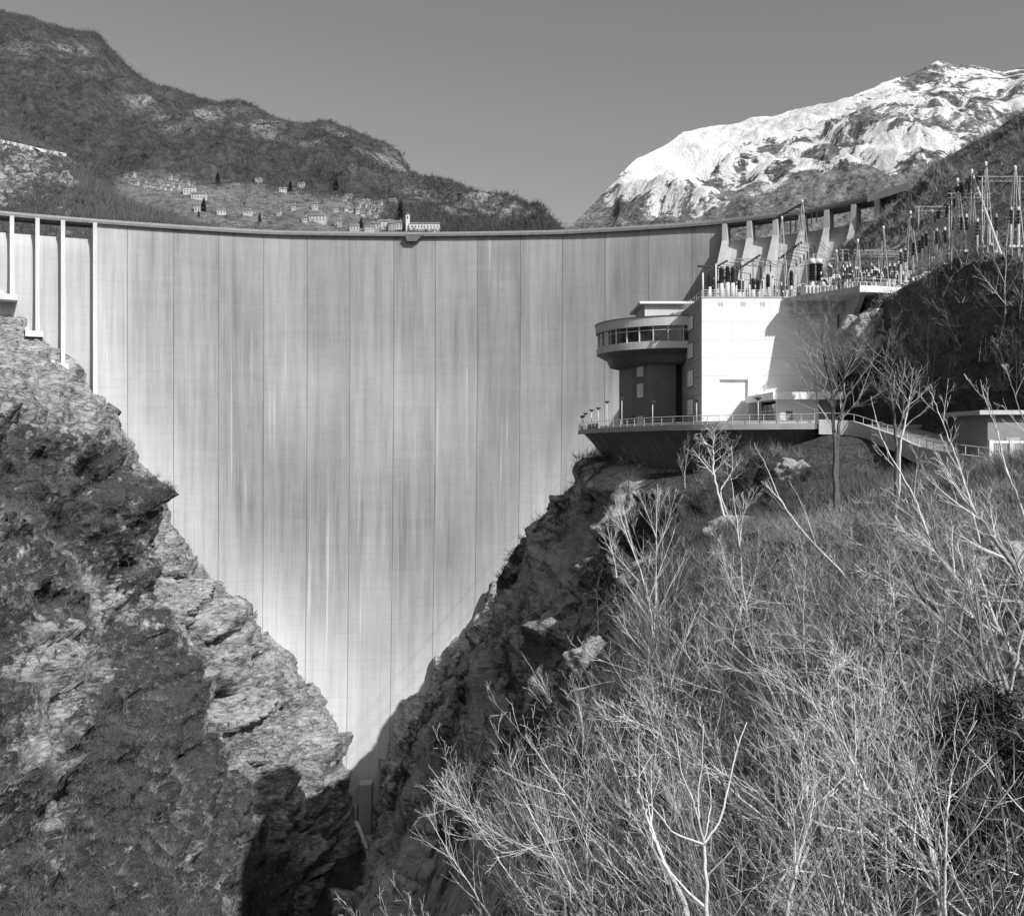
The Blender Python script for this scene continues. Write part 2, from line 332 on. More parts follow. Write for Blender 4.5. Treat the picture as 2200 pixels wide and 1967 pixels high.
left = obj_np('left_gorge_slope', Gl.reshape(-1,3), gridq(*Gl.shape[:2], flip=True), M['rock_left'], False, {'veg': vegl}); tag(left, kind='structure')
# ------------------------------------------------------------------ gorge: right wall and near slope
RP = [(-60,[(-14,-60),(-11,-42),(-9,-30),(-7,-21),(-5,-16),(-1.5,-13),(3,-11),(9,-9),(22,-5),(40,4),(90,32),(160,75)]),
 (0,  [(-14,-60),(-11,-40),(-9,-30),(-7,-22),(-5,-17),(-1.5,-14),(3,-12),(9,-10),(22,-6),(38,3),(85,30),(160,75)]),
 (20, [(-18,-64),(-12,-42),(-9,-30),(-6,-22),(-2.5,-16.5),(2.5,-13.5),(8,-11),(14,-8),(24,-4.5),(38,3),(85,30),(155,75)]),
 (40, [(-24,-80),(-14,-52),(-9,-36),(-5,-26),(0,-19),(6,-13.5),(12,-9.5),(20,-5.2),(30,-1.5),(42,4),(85,30),(150,75)]),
 (65, [(-32,-100),(-18,-62),(-11,-44),(-5,-30),(1,-20),(8,-12.5),(16,-7),(25,-3.6),(34,-1),(50,3),(90,32),(160,85)]),
 (92, [(-38,-115),(-22,-72),(-13,-50),(-3,-36),(4,-27),(11,-16.5),(18,-9.),(32,-3.6),(47,-1.2),(54,16.),(66,21.5),(165,108)]),
 (108,[(-40,-120),(-25,-78),(-14,-52),(-3,-38),(4,-29),(11,-16.5),(18,-7.5),(34,.9),(46,1.6),(50,20.5),(64,21.5),(168,112)]),
 (122,[(-42,-123),(-27,-82),(-14,-53),(-3,-40),(3,-30),(9,-17.5),(15,-5.2),(33,-2.0),(47,3),(50,20),(66,21.5),(170,116)]),
 (140,[(-44,-126),(-29,-86),(-16,-57),(-7,-38),(-1,-24),(6,-11),(13,-3.6),(30,-2),(46.5,5),(50,19),(68,22),(172,120)]),
 (158,[(-46,-128),(-31,-90),(-17,-58),(-8,-38),(-1.5,-21),(4,-10.5),(11,-2),(30,-.5),(46,12),(54,22),(72,27),(175,125)]),
 (176,[(-47,-130),(-32,-92),(-20,-62),(-10,-38),(-5,-27),(1,-16),(9,-6),(30,3),(46,14),(56,24),(88,47),(178,128)]),
 (200,[(-48,-131),(-34,-96),(-24,-70),(-14,-48),(-8,-37),(1,-22),(14,-8),(34,4),(52,18),(66,33),(104,66),(180,114)]),
 (230,[(-49,-132),(-38,-104),(-28,-76),(-18.6,-55),(-8,-40),(6,-24),(22,-8),(44,8),(62,25),(80,43),(112,71),(180,114)]),
 (268,[(-50,-133),(-43,-108),(-31,-78),(-20,-60),(-8,-44),(8,-28),(28,-9),(52,14),(78,38),(101,60),(115,71.5),(180,116)]),
 (300,[(-51,-134),(-47,-114),(-38,-94),(-26,-74),(-10,-54),(8,-36),(30,-12),(56,14),(82,40),(106,64),(118,72),(180,118)]),
 (330,[(-50,-134),(-47.5,-118),(-42,-102),(-30,-82),(-12,-58),(8,-36),(30,-6),(54,24),(80,52),(108,68),(124,72),(185,114)]),
 (360,[(-46,-134),(-44,-118),(-36,-102),(-24,-82),(-4,-58),(16,-36),(40,-6),(66,24),(92,52),(120,68),(136,72),(200,114)])]
yr = np.concatenate([np.arange(-60,0,2.5), np.arange(0,360,.8)])
Gr = loft([p[0] for p in RP], [p[1] for p in RP], yr, 430)
nr_ = normals(Gr)
if nr_[200,200,2] < 0: nr_ = -nr_
vegr = np.zeros(Gr.shape[:2])
def sm(a, b, x): t = max(0., min(1., (x-a)/(b-a))); return t*t*(3-2*t)
for i in range(Gr.shape[0]):
    y = Gr[i,0,1]
    for j in range(Gr.shape[1]):
        p = Vector(Gr[i,j]); far = sm(50, 115, y)
        a = .07+.93*far; hl = sm(4,14,p.z)
        fl = 1.
        if 84 < y < 190 and p.x > 25 and p.z > -4: fl = .12           # made ground of terrace, road and switchyard
        if 100 < y < 170 and 10 < p.x and p.z > -6: fl = .12
        if y > 200 and p.x > 105 and p.z < 80: fl = .15
        if y < 100 and 20 < p.x < 47 and -4 < p.z < 3: fl = .15
        lowf = sm(110,135,y)*(1-sm(-6,0,p.z)); d = rockdisp(p, (4.5-2.3*lowf)*a, 3.0*a*(1-.6*hl), .25+.6*far, .95*far*(1-hl))
        if lowf > 0: wy = N.noise(Vector((p.y*.03, p.z*.03, 2.2)))*9; d += lowf*((.42-abs(N.noise(Vector(((p.y-p.z*.3+wy)*.08, p.z*.014, 3.7)))))*4.2-1.)
        Gr[i,j] += nr_[i,j]*(d-.6*a-(3.6+3.4*sm(-5,-40,p.z)*0+3.4*(1-sm(-60,-15,p.z)))*lowf*(1-sm(318,334,y)))*fl
        cliff = max(sm(118, 135, y), sm(66, 84, y)*(1-sm(13, 19, p.x+N.noise(p*.08)*5)), (1-sm(1120,1230,p.x/max(y,1)*F+1100+N.noise(p*.1)*90))*sm(15,22,y))*(1-sm(-3, 2, p.z)) ; upper = sm(3, 12, p.z)
        vegr[i,j] = 1.0-.75*cliff-.1*upper+N.noise(p*.05)*.5+(.2 if y < 110 else 0)
# attribute 'dark' rises up the shaded hill and lifts its ground colour
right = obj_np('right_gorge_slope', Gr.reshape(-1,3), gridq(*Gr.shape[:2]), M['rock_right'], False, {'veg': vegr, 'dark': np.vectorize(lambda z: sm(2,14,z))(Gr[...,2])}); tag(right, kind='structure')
bm_ = M['rock_right'].node_tree
bvh_r = BVHTree.FromPolygons([tuple(v) for v in Gr.reshape(-1,3)], gridq(*Gr.shape[:2]).tolist())
bvh_l = BVHTree.FromPolygons([tuple(v) for v in Gl.reshape(-1,3)], gridq(*Gl.shape[:2]).tolist())
# brighten the ground colour of the hill above the terrace to offset its shade
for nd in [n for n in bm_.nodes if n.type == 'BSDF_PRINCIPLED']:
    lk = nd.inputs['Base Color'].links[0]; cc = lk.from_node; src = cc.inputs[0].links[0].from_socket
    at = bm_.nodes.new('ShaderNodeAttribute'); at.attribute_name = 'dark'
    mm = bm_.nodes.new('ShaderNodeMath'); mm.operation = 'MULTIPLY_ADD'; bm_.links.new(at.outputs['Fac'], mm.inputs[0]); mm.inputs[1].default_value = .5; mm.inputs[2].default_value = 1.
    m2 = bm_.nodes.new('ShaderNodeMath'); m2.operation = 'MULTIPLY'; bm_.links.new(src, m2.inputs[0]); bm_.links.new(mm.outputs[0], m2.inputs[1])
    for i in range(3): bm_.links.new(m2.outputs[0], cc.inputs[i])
# gorge floor stream and valley ground
mb = MB(); mb.prism([(-56,-60),(-38,-60),(-44,360),(-56,360)], -131.5, -131); tag(mb.build('stream', M['water']), kind='structure')
# ------------------------------------------------------------------ upstream side of the dam
def farland(name, mat, cols, rows, fn, attrf):
    """cols: U list, rows: param 0..1 (front) and beyond 1 (back side). fn(U,t)->(V,D)"""
    G = np.zeros((len(rows), len(cols), 3)); A = {k_: np.zeros((len(rows), len(cols))) for k_ in attrf}
    for i, t in enumerate(rows):
        for j, U in enumerate(cols):
            x, y, z = fn(U, t); G[i,j] = (x,y,z)
            for k_, g in attrf.items(): A[k_][i,j] = g(U, t, x, y, z)
    q = gridq(len(rows), len(cols))
    o = obj_np(name, G.reshape(-1,3), q, mat, True, A); tag(o, kind='structure')
    return o, BVHTree.FromPolygons([tuple(v) for v in G.reshape(-1,3)], q.tolist())
# wooded mountain with the villages
skyL = np.array([(-400,-40),(-150,15),(0,34),(60,45),(140,66),(205,78),(235,112),(280,146),(330,172),(430,215),(500,232),(560,256),(620,268),(680,272),(760,290),(820,318),(860,345),(885,384),(960,398),(1040,412),(1090,430),(1130,455),(1155,480),(1170,500),(1240,560),(1500,640)], float)
def fL(U, t):
    vs = np.interp(U, skyL[:,0], skyL[:,1]); ds = np.interp(U, [-400,200,885,1170,1500], [2600,2500,2100,1500,1300])
    db = np.interp(U, [-400,200,885,1170,1500], [900,1000,1050,1150,1200])
    if t <= 1:
        vm = np.interp(U, [-400,200,500,885,1000,1170], [330,360,395,430,455,505]); dm = np.interp(U, [-400,200,885,1170], [1500,1560,1500,1320])
        vm = max(vm, vs+8)
        if t < .45: q = t/.45; D = db+(dm-db)*q; z = Z(560,db)+(Z(vm,dm)-Z(560,db))*q**.9
        else: q = (t-.45)/.55; D = dm+(ds-dm)*q; z = Z(vm,dm)+(Z(vs,ds)-Z(vm,dm))*(1-(1-q)**1.25)
        p = Vector((X(U,D), D, z)); amp = .25+.75*math.sin(math.pi*min(1,max(0,t)))**.7
        r = (.5-abs(N.noise(Vector((p.x*.004,p.y*.002,3)))))*70+fbm(p*.008)*32+fbm(p*.03)*9
        z += (r-22)*amp*(.35 if t < .45 else 1)
        if t > .97: z = z
        return p.x, D, z
    D = ds+(t-1)*900; zz = Z(vs,ds); return X(U,ds)*(1+.1*(t-1)), D, zz-(t-1)**.8*500
CL = [(110,108,90,16),(640,288,80,18),(745,318,60,24),(815,352,60,26),(300,212,60,22),(385,262,50,18),(960,445,70,24),(1030,432,50,26),(1095,458,45,20),(470,245,70,14),(560,265,60,16),(900,420,50,18),(700,300,60,16),(170,150,50,12)]
def cliffv(U, x, y, z):
    V = HV-z/y*F; a = max(math.exp(-((U-c[0])/c[2])**2-((V-c[1])/c[3])**2) for c in CL); return max(0., min(1., 1.35*a*(.45+N.noise(Vector((x,y,z*1.5))*.012)*1.6)))
vill = lambda U: sm(150,260,U)*(1-sm(820,900,U))
oL, bvh_L = farland('wooded_mountain', M['far_wood'], np.arange(-400,1500,4.), list(np.linspace(0,1,230))+[1.03,1.1,1.3,1.7,2.2], fL,
   {'meadow_': lambda U,t,x,y,z: 0, 'meadow': lambda U,t,x,y,z: (sm(150,300,U)*(1-sm(740,960,U))*(1-sm(.3,.56,t))*.95), 'cliff': lambda U,t,x,y,z: cliffv(U,x,y,z)})
# snowy mountain
skyS = np.array([(900,620),(1100,560),(1205,497),(1240,468),(1262,448),(1290,422),(1318,392),(1335,365),(1368,335),(1400,322),(1430,305),(1458,288),(1470,281),(1530,272),(1600,262),(1680,246),(1730,232),(1790,220),(1830,200),(1850,190),(1880,180),(1925,160),(1960,154),(1990,144),(2014,133),(2040,141),(2070,145),(2120,148),(2160,152),(2190,142),(2230,136),(2500,120),(2900,180)], float)
def fS(U, t):
    vs = np.interp(U, skyS[:,0], skyS[:,1]); ds = np.interp(U, [900,1205,1500,2014,2500], [3300,3400,4300,5000,5200]); db = np.interp(U,[900,1205,1600,2500],[2700,2800,2700,2500])
    if t <= 1:
        D = db+(ds-db)*t; z = Z(620,db)+(Z(vs,ds)-Z(620,db))*(t**.95); x = X(U,D); amp = .15+.85*math.sin(math.pi*t)**.6
        rib = (.5-abs(N.noise(Vector((x*.0018+D*.0012, D*.0004, 1.3)))))*210+(.5-abs(N.noise(Vector((x*.005+D*.003, D*.001, 5.3)))))*80
        p = Vector((x,D,z)); z += (rib-85+fbm(p*.0016)*90+fbm(p*.006)*22+fbm(p*.02)*9)*amp
        return x, D, z
    return X(U,ds), ds+(t-1)*1500, Z(vs,ds)-(t-1)**.8*900
def snowf(U, t, x, y, z):
    V = HV-z/y*F
    base = np.interp(U, [1200,1260,1330,1450,1560,1700,1850,2000,2200], [395,385,395,400,385,350,318,318,330])
    g = (base-V)/85.
    s = .5+max(-.6, min(.5, g*.42))-.12*sm(1500,1800,U)
    return s-.32*sm(1780,1880,U)*(1-sm(250,290,V))+.1*sm(285,300,V)*sm(1780,1880,U)+.12*(1-sm(1480,1560,U))
farland('snowy_mountain', M['snow_mtn'], np.arange(900,2900,4.5), list(np.linspace(0,1,300))+[1.03,1.2,1.6,2.], fS, {'snow': snowf})
# rocky slope just upstream on the left, and its road
skyN = np.array([(-700,100),(-300,190),(-100,235),(0,258),(60,285),(140,328),(185,372),(240,418),(300,455),(380,478),(430,500),(520,540)], float)
def fN(U, t):
    vs = np.interp(U, skyN[:,0], skyN[:,1]); ds = 470; db = 362
    if t <= 1:
        D = db+(ds-db)*t; z = Z(520,db)+(Z(vs,ds)-Z(520,db))*t; x = X(U,D); p = Vector((x,D,z))
        z += (fbm(p*.05)*4+fbm(p*.2)*1.6+1.6*(N.cell(Vector((p.x*.2+p.z*.2,p.y*.15,p.z*.3)))-.5))*(.5+.5*math.sin(math.pi*t))
        return x, D, z
    return X(U,ds)-(t-1)*60, ds+(t-1)*160, Z(vs,ds)-(t-1)*60
oN, bvh_N = farland('rocky_slope', M['rock_left'], np.arange(-700,520,3.), list(np.linspace(0,1,110))+[1.1,1.5,2.], fN,
   {'veg': lambda U,t,x,y,z: .72+N.noise(Vector((x,y,z))*.03)*.6+.5*sm(180,260,U)})
mb = MB(); pr = []
for U in range(-120, 146, 6):
    V = np.interp(U, [-120,0,40,90,142], [286,305,313,325,335]); h = bvh_N.ray_cast(Vector((0,0,0)), Vector(((U-1100)/F, 1, (HV-V)/F)).normalized())
    if h[0] and h[0].y > 370: pr.append(h[0])
for a_, b_ in zip(pr[:-1], pr[1:]):
    if (b_-a_).length > 12: continue
    dd = Vector((0,-.8,0)); mb.add([a_+dd+Vector((0,0,-1.6)), b_+dd+Vector((0,0,-1.6)), b_+dd+Vector((0,0,1.)), a_+dd+Vector((0,0,1.)), a_+Vector((0,5,1.2)), b_+Vector((0,5,1.2))], [(0,1,2,3),(3,2,5,4)])
tag(mb.build('mountain_road', M['concrete_light']), kind='structure')
mb = MB(); mb.add([(-700,352,66),(2500,352,66),(4500,6000,66),(-3500,3000,66)], [(0,1,2,3)]); tag(mb.build('lake', M['water']), kind='structure')
mb = MB(); mb.add([(-12000,-12000,-150),(12000,-12000,-150),(12000,12000,-150),(-12000,12000,-150)], [(0,1,2,3)]); tag(mb.build('ground', M['ground']), kind='structure')
# ------------------------------------------------------------------ the dam
ZC = 75.0
crest_px = [(-420,405),(-200,432),(0,456),(200,473),(400,487),(600,498),(900,501.5),(1200,497),(1400,486),(1544,475),(1740,450),(1888,420)]
CP = [Vector((X(U, F*ZC/(HV-V)), F*ZC/(HV-V), 0)) for U, V in crest_px]
CPn = np.array([[c.x, c.y] for c in CP]); CEN = Vector((-33, 82, 0))
jU = [-320,-265,-205,-147,-88,-31,25,80,135,204,274,373,470,567,660,752,846,936,1026,1118,1208,1300,1394,1487,1559,1612,1668,1724,1779,1837,1895]
tt = np.linspace(0, len(CP)-1, 600); curve = catmull(CPn, tt); Uc = curve[:,0]/curve[:,1]*F+1100
def crest_at(U): return Vector((np.interp(U, Uc, curve[:,0]), np.interp(U, Uc, curve[:,1]), 0))
def inw(p): d = CEN-p; d.z = 0; return d.normalized()
def batter(z): t = (ZC-z)/205; return 23*max(t,0)**2.3
def dam_face(U, z, off=0.): p = crest_at(U); q = p+inw(p)*(batter(z)+off); q.z = z; return q
dam = empty('dam', (0,340,ZC), 'tall curved pale concrete arch dam wall closing the gorge, streaked with vertical stains', 'dam')
dam['_o'] = (0,340,ZC)
Us = np.arange(204-.1, 1559.2, 3.87); zz = np.arange(ZC-1.2, -137, -1.4)
vs, uv, tone = [], [], []
for z in zz:
    for U in Us:
        p = dam_face(U, z); vs.append((p.x, p.y-340, p.z-ZC)); ji = np.interp(U, jU, np.arange(len(jU))); uv.append((ji, z+200))
        V = HV-z/p.y*F; Ui = 1100+p.x/p.y*F
        # old weathering: a darker bay low in the middle, pale where the wall meets rock and foot
        lo_l = np.interp(V, [600,900,1100,1250,1400,1600], [150,240,385,500,620,730]); lo_r = np.interp(V, [600,900,1100,1300,1450,1600], [1800,1330,1190,1060,960,850])
        ed = min(Ui-lo_l, lo_r-Ui)
        q = Vector((Ui*.004, V*.003, 0)); wob = N.noise(q)*60
        tn = -.22*sm(40, 170, ed+wob)+.26*sm(1200,1560,V+wob)-.1*sm(470,540,V)*(1-sm(700,860,V+wob*2))*sm(200,420,Ui)+.08*(1-sm(20,80,ed))
        tn += -.1*math.exp(-((Ui-560)/110)**2-((V-1060+wob)/150)**2)-.16*math.exp(-((Ui-780)/330)**2-((V-1120+wob)/190)**2)
        tone.append(tn)
obj_np('arch_wall', vs, gridq(len(zz), len(Us)), M['dam'], True, {'tone': tone}, uv, dam)
# spillway bays left (curved sills) and right (bulging chutes)
def sec(name, U0, U1, zf, offf, z0, z1, parent=dam):
    vs, uv = [], []; zz = np.arange(z0, z1, -1.5); us = np.linspace(U0, U1, 14)
    for z in zz:
        for U in us:
            p = dam_face(U, z, offf(z)); vs.append((p.x,p.y-340,p.z-ZC)); uv.append((np.interp(U, jU, np.arange(len(jU)))+.02, z+200))
    return obj_np(name, vs, gridq(len(zz), len(us)), M['dam'], True, {'tone': [.03]*len(vs)}, uv, parent)
def sillprof(z): t = (ZC-6.0-z); return -2.5*math.exp(-t/2.2)
lj = [u for u in jU if u <= 204]; rj = [u for u in jU if u >= 1559]
sec('spillway_face', -320, 204, None, lambda z: sillprof(z), ZC-6.0, -40)
def chute(z): t = ZC-6.5-z; return -2.6*math.exp(-t/2.2)+.72*max(0,t-2)+ .004*max(0,t)**2
sec('spillway_chute', 1559, 1960, None, chute, ZC-6.5, -10)
for U in lj:      # dividing piers on the left
    mb = MB(); p = crest_at(U); d = inw(p); s = Vector((-d.y, d.x, 0)); hw = .62
    foot = {25:650, 80:728, 135:797, 204:880}.get(U, 600); zf = Z(foot-13, p.y)
    zs_ = np.linspace(ZC-1.6, zf, 26); vs = []
    for z in zs_:
        t = (z-zf); out = batter(z)+3.4+ 2.6*math.exp(-t/5.)+1.2*math.exp(-(ZC-z)/3.)
        back = -4.5 if z > ZC-8 else batter(z)-1.5
        for sgn, o_ in ((-1,back),(1,back),(1,out),(-1,out)):
            q = p+d*o_+s*hw*sgn; vs.append((q.x,q.y,z))
    n = len(zs_); fs = [(i*4+j, i*4+(j+1)%4, i*4+4+(j+1)%4, i*4+4+j) for i in range(n-1) for j in range(4)]+[(0,1,2,3),(n*4-1,n*4-2,n*4-3,n*4-4)]
    mb.add(vs, fs); mb.build('pier', M['concrete_light'], dam)
    if U >= 25:   # flip lip at the foot of the chute
        mb = MB(); q0 = p+s*(-1.2)*1; 
        a = p+d*(batter(zf)-1); 
        for (h0,h1,o0,o1,w0,w1) in ((-1.9,0,-1,6.2,-3.6,1.6),(0,1.1,-1,5.6,-3.6,-2.4)):
            c = [p+d*(batter(zf)+o0)+s*w0, p+d*(batter(zf)+o0)+s*w1, p+d*(batter(zf)+o1)+s*w1, p+d*(batter(zf)+o1)+s*w0]
            mb.prism([(v.x,v.y) for v in c], zf+h0, zf+h1)
        mb.build('flip_lip', M['concrete_light'], dam)
for U in rj:      # buttress piers on the right
    mb = MB(); p = crest_at(U); d = inw(p); s = Vector((-d.y, d.x, 0)); zs_ = np.linspace(ZC-1.6, -8, 30); vs = []
    for z in zs_:
        t = ZC-z; out = batter(z)+max(2.2, chute(z)+3.6); hw = .7+.02*t
        for sgn, o_ in ((-1,-4.5 if t < 9 else 0),(1,-4.5 if t < 9 else 0),(1,out),(-1,out)):
            q = p+d*o_+s*hw*sgn; vs.append((q.x,q.y,z))
    n = len(zs_); fs = [(i*4+j, i*4+(j+1)%4, i*4+4+(j+1)%4, i*4+4+j) for i in range(n-1) for j in range(4)]+[(0,1,2,3),(n*4-1,n*4-2,n*4-3,n*4-4)]
    mb.add(vs, fs); mb.build('buttress', M['concrete'], dam)
# crest deck, parapet, railing
cw = [crest_at(U) for U in np.arange(-320, 1900, 10)]
ext = [Vector((116.5,280,0)), Vector((119.2,265,0)), Vector((120.6,248,0)), Vector((121,231,0)), Vector((119.5,212,0)), Vector((118,195,0)), Vector((119,175,0))]
def strip(name, pts, o0, o1, z0, z1, mat, parent):
    mb = MB(); vs = []
    for i, p in enumerate(pts):
        t = (pts[min(i+1,len(pts)-1)]-pts[max(i-1,0)]).normalized(); nn = Vector((t.y, -t.x, 0))
        if nn.y > 0 and parent is dam: nn = -nn
        for o_, z in ((o0,z0),(o1,z0),(o1,z1),(o0,z1)): q = p+nn*o_; vs.append((q.x,q.y,z))
    n = len(pts); fs = [(i*4+j, i*4+4+j, i*4+4+(j+1)%4, i*4+(j+1)%4) for i in range(n-1) for j in range(4)]+[(0,1,2,3),(n*4-1,n*4-2,n*4-3,n*4-4)]
    mb.add(vs, fs); return mb.build(name, mat, parent)
strip('crest_deck', cw, -7, 1.35, ZC-1.25, ZC-.55, M['concrete_dark'], dam)  # dark tone paints in the overhang shadow below the parapet
strip('parapet', cw, .95, 1.4, ZC-.547, ZC+.2, M['grey_paint'], dam)
strip('rear_parapet', cw, -7.4, -7.05, ZC-.6, ZC+.4, M['concrete_dark'], dam)
mb = MB(); 
def nrm(i): t = (cw[min(i+1,len(cw)-1)]-cw[max(i-1,0)]).normalized(); return Vector((t.y,-t.x,0))
for i in range(0, len(cw), 1):
    q = cw[i]+nrm(i)*.8; mb.box(q.x-.04,q.x+.04,q.y-.04,q.y+.04,ZC+.19,ZC+1.15)
mb.tube([cw[i]+nrm(i)*.8+Vector((0,0,ZC+1.15)) for i in range(len(cw))], .05, 4); mb.tube([cw[i]+nrm(i)*.8+Vector((0,0,ZC+.7)) for i in range(len(cw))], .03, 4)
mb.build('guard_rail', M['metal_dark'], dam)
mb = MB(); p = crest_at(890); d = inw(p); s = Vector((-d.y,d.x,0))   # little inspection balcony under the crest, in the middle
c = [p+s*-3.2, p+s*3.4, p+s*3.4+d*2.6, p+s*-3.2+d*2.6]; b_ = [p+s*-2.4, p+s*.9, p+s*.9+d*2., p+s*-2.4+d*2.]
mb.add([(q.x,q.y,ZC-.9) for q in c]+[(q.x,q.y,ZC-3.1) for q in b_], [(0,1,2,3),(7,6,5,4),(0,4,5,1),(1,5,6,2),(2,6,7,3),(3,7,4,0)]); mb.build('inspection_balcony', M['concrete_dark'], dam)
# the hillside road off the right end of the crest
rd = [crest_at(1870), crest_at(1888)]+ext
o = strip('hillside_road', rd, -7, 1.2, ZC-1.4, ZC-.6, M['asphalt'], None); tag(o, kind='structure')
o = strip('road_parapet', rd, 1.25, 1.7, ZC-1.6, ZC+.5, M['concrete_light'], None); tag(o, 'low pale parapet wall along the hillside road right of the dam crest', 'wall')
# foot structure of the dam
mb = MB(); mb.prism([(-57,321),(-51,321),(-51,327),(-57,327)], -135, -119); mb.prism([(-50.6,322),(-46.4,322),(-46.4,327),(-50.6,327)], -135, -112); mb.build('foot_block', M['concrete'], dam)
# ------------------------------------------------------------------ terrace
E0 = [(1242,168),(1246,162),(1256,155),(1276,147),(1304,139.5),(1345,131.5),(1400,124.5),(1465,119),(1545,115),(1640,112.5),(1750,110.5)]
EK = np.array([[X(u,d), d] for u, d in E0]); EE = catmull(EK, np.linspace(0, len(EK)-1, 61)); EP = [Vector((a,b,0)) for a,b in EE]
def en(i, P_=EP):
    t = (P_[min(i+1,len(P_)-1)]-P_[max(i-1,0)]).normalized(); return Vector((-t.y, t.x, 0))     # inward
DZ = 2.3
terr = empty('terrace', (28,135,DZ), 'curved concrete terrace with flared dark retaining wall under the machine building', 'terrace'); terr['_o'] = (28,135,DZ)
mb = MB(); mb.prism([(p.x,p.y) for p in [q+en(i)*.3 for i, q in enumerate(EP)]]+[(50,112),(50,170),(14,178)], DZ-.45, DZ); mb.build('deck', M['concrete'], terr)
mb = MB(); vs = []
for i, q in enumerate(EP):
    n_ = en(i)
    for o_, z in ((0,DZ-.55),(.28,DZ-.55),(.28,DZ+.12),(0,DZ+.12)): a = q+n_*o_; vs.append((a.x,a.y,z))
k_ = len(EP); mb.add(vs, [(i*4+j, i*4+4+j, i*4+4+(j+1)%4, i*4+(j+1)%4) for i in range(k_-1) for j in range(4)]); mb.build('edge_beam', M['concrete'], terr)
mb = MB(); vs = []
for i, q in enumerate(EP):
    n_ = en(i)
    for t in np.linspace(0,1,6): a = q+n_*(1.0+5.2*t**.8); vs.append((a.x,a.y,DZ-.46-7.5*t))
mb.add(vs, [(i*6+j, i*6+j+1, i*6+j+7, i*6+j+6) for i in range(k_-1) for j in range(5)]); mb.build('retaining_wall', M['concrete_dark'], terr)  # dark tone deepens the shade on the overhanging wall
for i in range(7, 60, 5):
    q = EP[i]; n_ = en(i); s = Vector((n_.y,-n_.x,0)); mb = MB(); vs = []
    for t in np.linspace(0,1,6):
        for sg in (-.09,.09):
            for o_ in (-.16,.3): a = q+n_*(1.0+5.2*t**.8+o_)+s*sg; vs.append((a.x,a.y,DZ-.46-7.5*t))
    mb.add(vs, [f for k in range(5) for f in ((k*4,k*4+2,k*4+6,k*4+4),(k*4,k*4+4,k*4+5,k*4+1),(k*4+2,k*4+3,k*4+7,k*4+6))]); mb.build('rib', M['grey_paint'], terr)
rail = empty('railing', tuple(EP[30]+Vector((0,0,DZ))), 'thin metal railing along the curved terrace edge', 'railing'); rail['_o'] = tuple(EP[30]+Vector((0,0,DZ)))
mb = MB(); 
for zt, r_ in ((1.15,.045),(.8,.02),(.45,.02)): mb.tube([p+en(i)*.15+Vector((0,0,DZ+zt)) for i, p in enumerate(EP)], r_, 4)
mb.build('rail', M['metal'], rail)
for i in range(0, 61, 2):
    mb = MB(); p = EP[i]+en(i)*.15; mb.tube([p+Vector((0,0,DZ+.1)), p+Vector((0,0,DZ+1.16))], .04, 5); mb.build('post', M['metal'], rail)
for a, b_, m_ in ((2,9,'dark_paint'),(12,19,'dark_paint'),(20,60,'concrete_light')):
    mb = MB(); mb.wall([EP[i]+en(i)*.42 for i in range(a,b_+1)], DZ+.05, DZ+(.95 if m_=='dark_paint' else .5), .05); mb.build('panel' if m_ == 'dark_paint' else 'kerb', M[m_], rail)
# lamps
def lamp(loc, h, label):
    e = empty('street_lamp', loc, label, 'street lamp', 'mushroom lamps along the terrace'); mb = MB()
    mb.tube([(0,0,0),(0,0,h-.1)], [.075,.05], 8); mb.build('pole', M['metal'], e, True, True)
    mb = MB(); mb.cone(0,0,h-.34,h-.12,.1,.42,14); mb.build('lamp_shade', M['dark_paint'], e, False, True)
    mb = MB(); mb.cone(0,0,h-.12,h,.46,.3,14); mb.build('hood', M['metal_dark'], e, False, True)
LMP = [(1243,168,2.6),(1248,164,2.6),(1254,159.5,2.9),(1268,153,3.2),(1285,147,3.3),(1304,150,4.4),(1336,143,4.6),(1400,125.5,3.3),(1500,118,3.2),(1628,114,3.2)]
lab = ['leftmost mushroom lamp at the tip of the terrace','second mushroom lamp from the terrace tip','third mushroom lamp from the terrace tip above a dark panel','fourth mushroom lamp from the terrace tip','mushroom lamp beside the gap between the two dark panels',
  'tall mushroom lamp standing back from the edge against the dam','tall mushroom lamp left of the round control room stem','mushroom lamp in front of the dark stem of the round control room','mushroom lamp at the left corner of the white machine building','mushroom lamp in front of the low annex glass']
for (u,d,h), l in zip(LMP, lab):
    q = Vector((X(u,d), d, 0)); i = min(range(len(EP)), key=lambda i: (EP[i]-q).length)
    if (EP[i]-q).length < 4 and h < 4: q = EP[i]+en(i)*.7
    lamp((q.x,q.y,DZ+.002), h, l)
# ------------------------------------------------------------------ machine building
mbd = empty('machine_building', (36,146,2), 'tall white windowless machine building with recessed gate, right of the round control room', 'building'); mbd['_o'] = (36,146,2)
x0, x1, y0, y1, zr = 27.2, 46.6, 140., 158., 21.
dx0, dx1, dzt = 29.73, 33.8, 9.33
mb = MB(); mb.box(x0+.003,dx0,y0,y0+.7,DZ-.2,zr); mb.box(dx1,x1,y0,y0+.7,DZ-.2,zr); mb.box(dx0,dx1,y0+.001,y0+.7,dzt,zr); mb.build('front_wall', M['render_white'], mbd)
mb = MB(); mb.box(dx0,dx1,y0+.42,y0+.6,DZ-.2,dzt); mb.build('gate', M['white'], mbd)
mb = MB(); mb.box(x0,x0+.5,y0+.703,y1,DZ-.2,zr-.003); mb.box(x0+.5,x1,y1-.5,y1,DZ-.2,zr-.003); mb.box(x1-.5,x1,y0+.703,y1-.5,DZ-.2,zr-.003); mb.build('side_wall', M['render_shaded'], mbd)
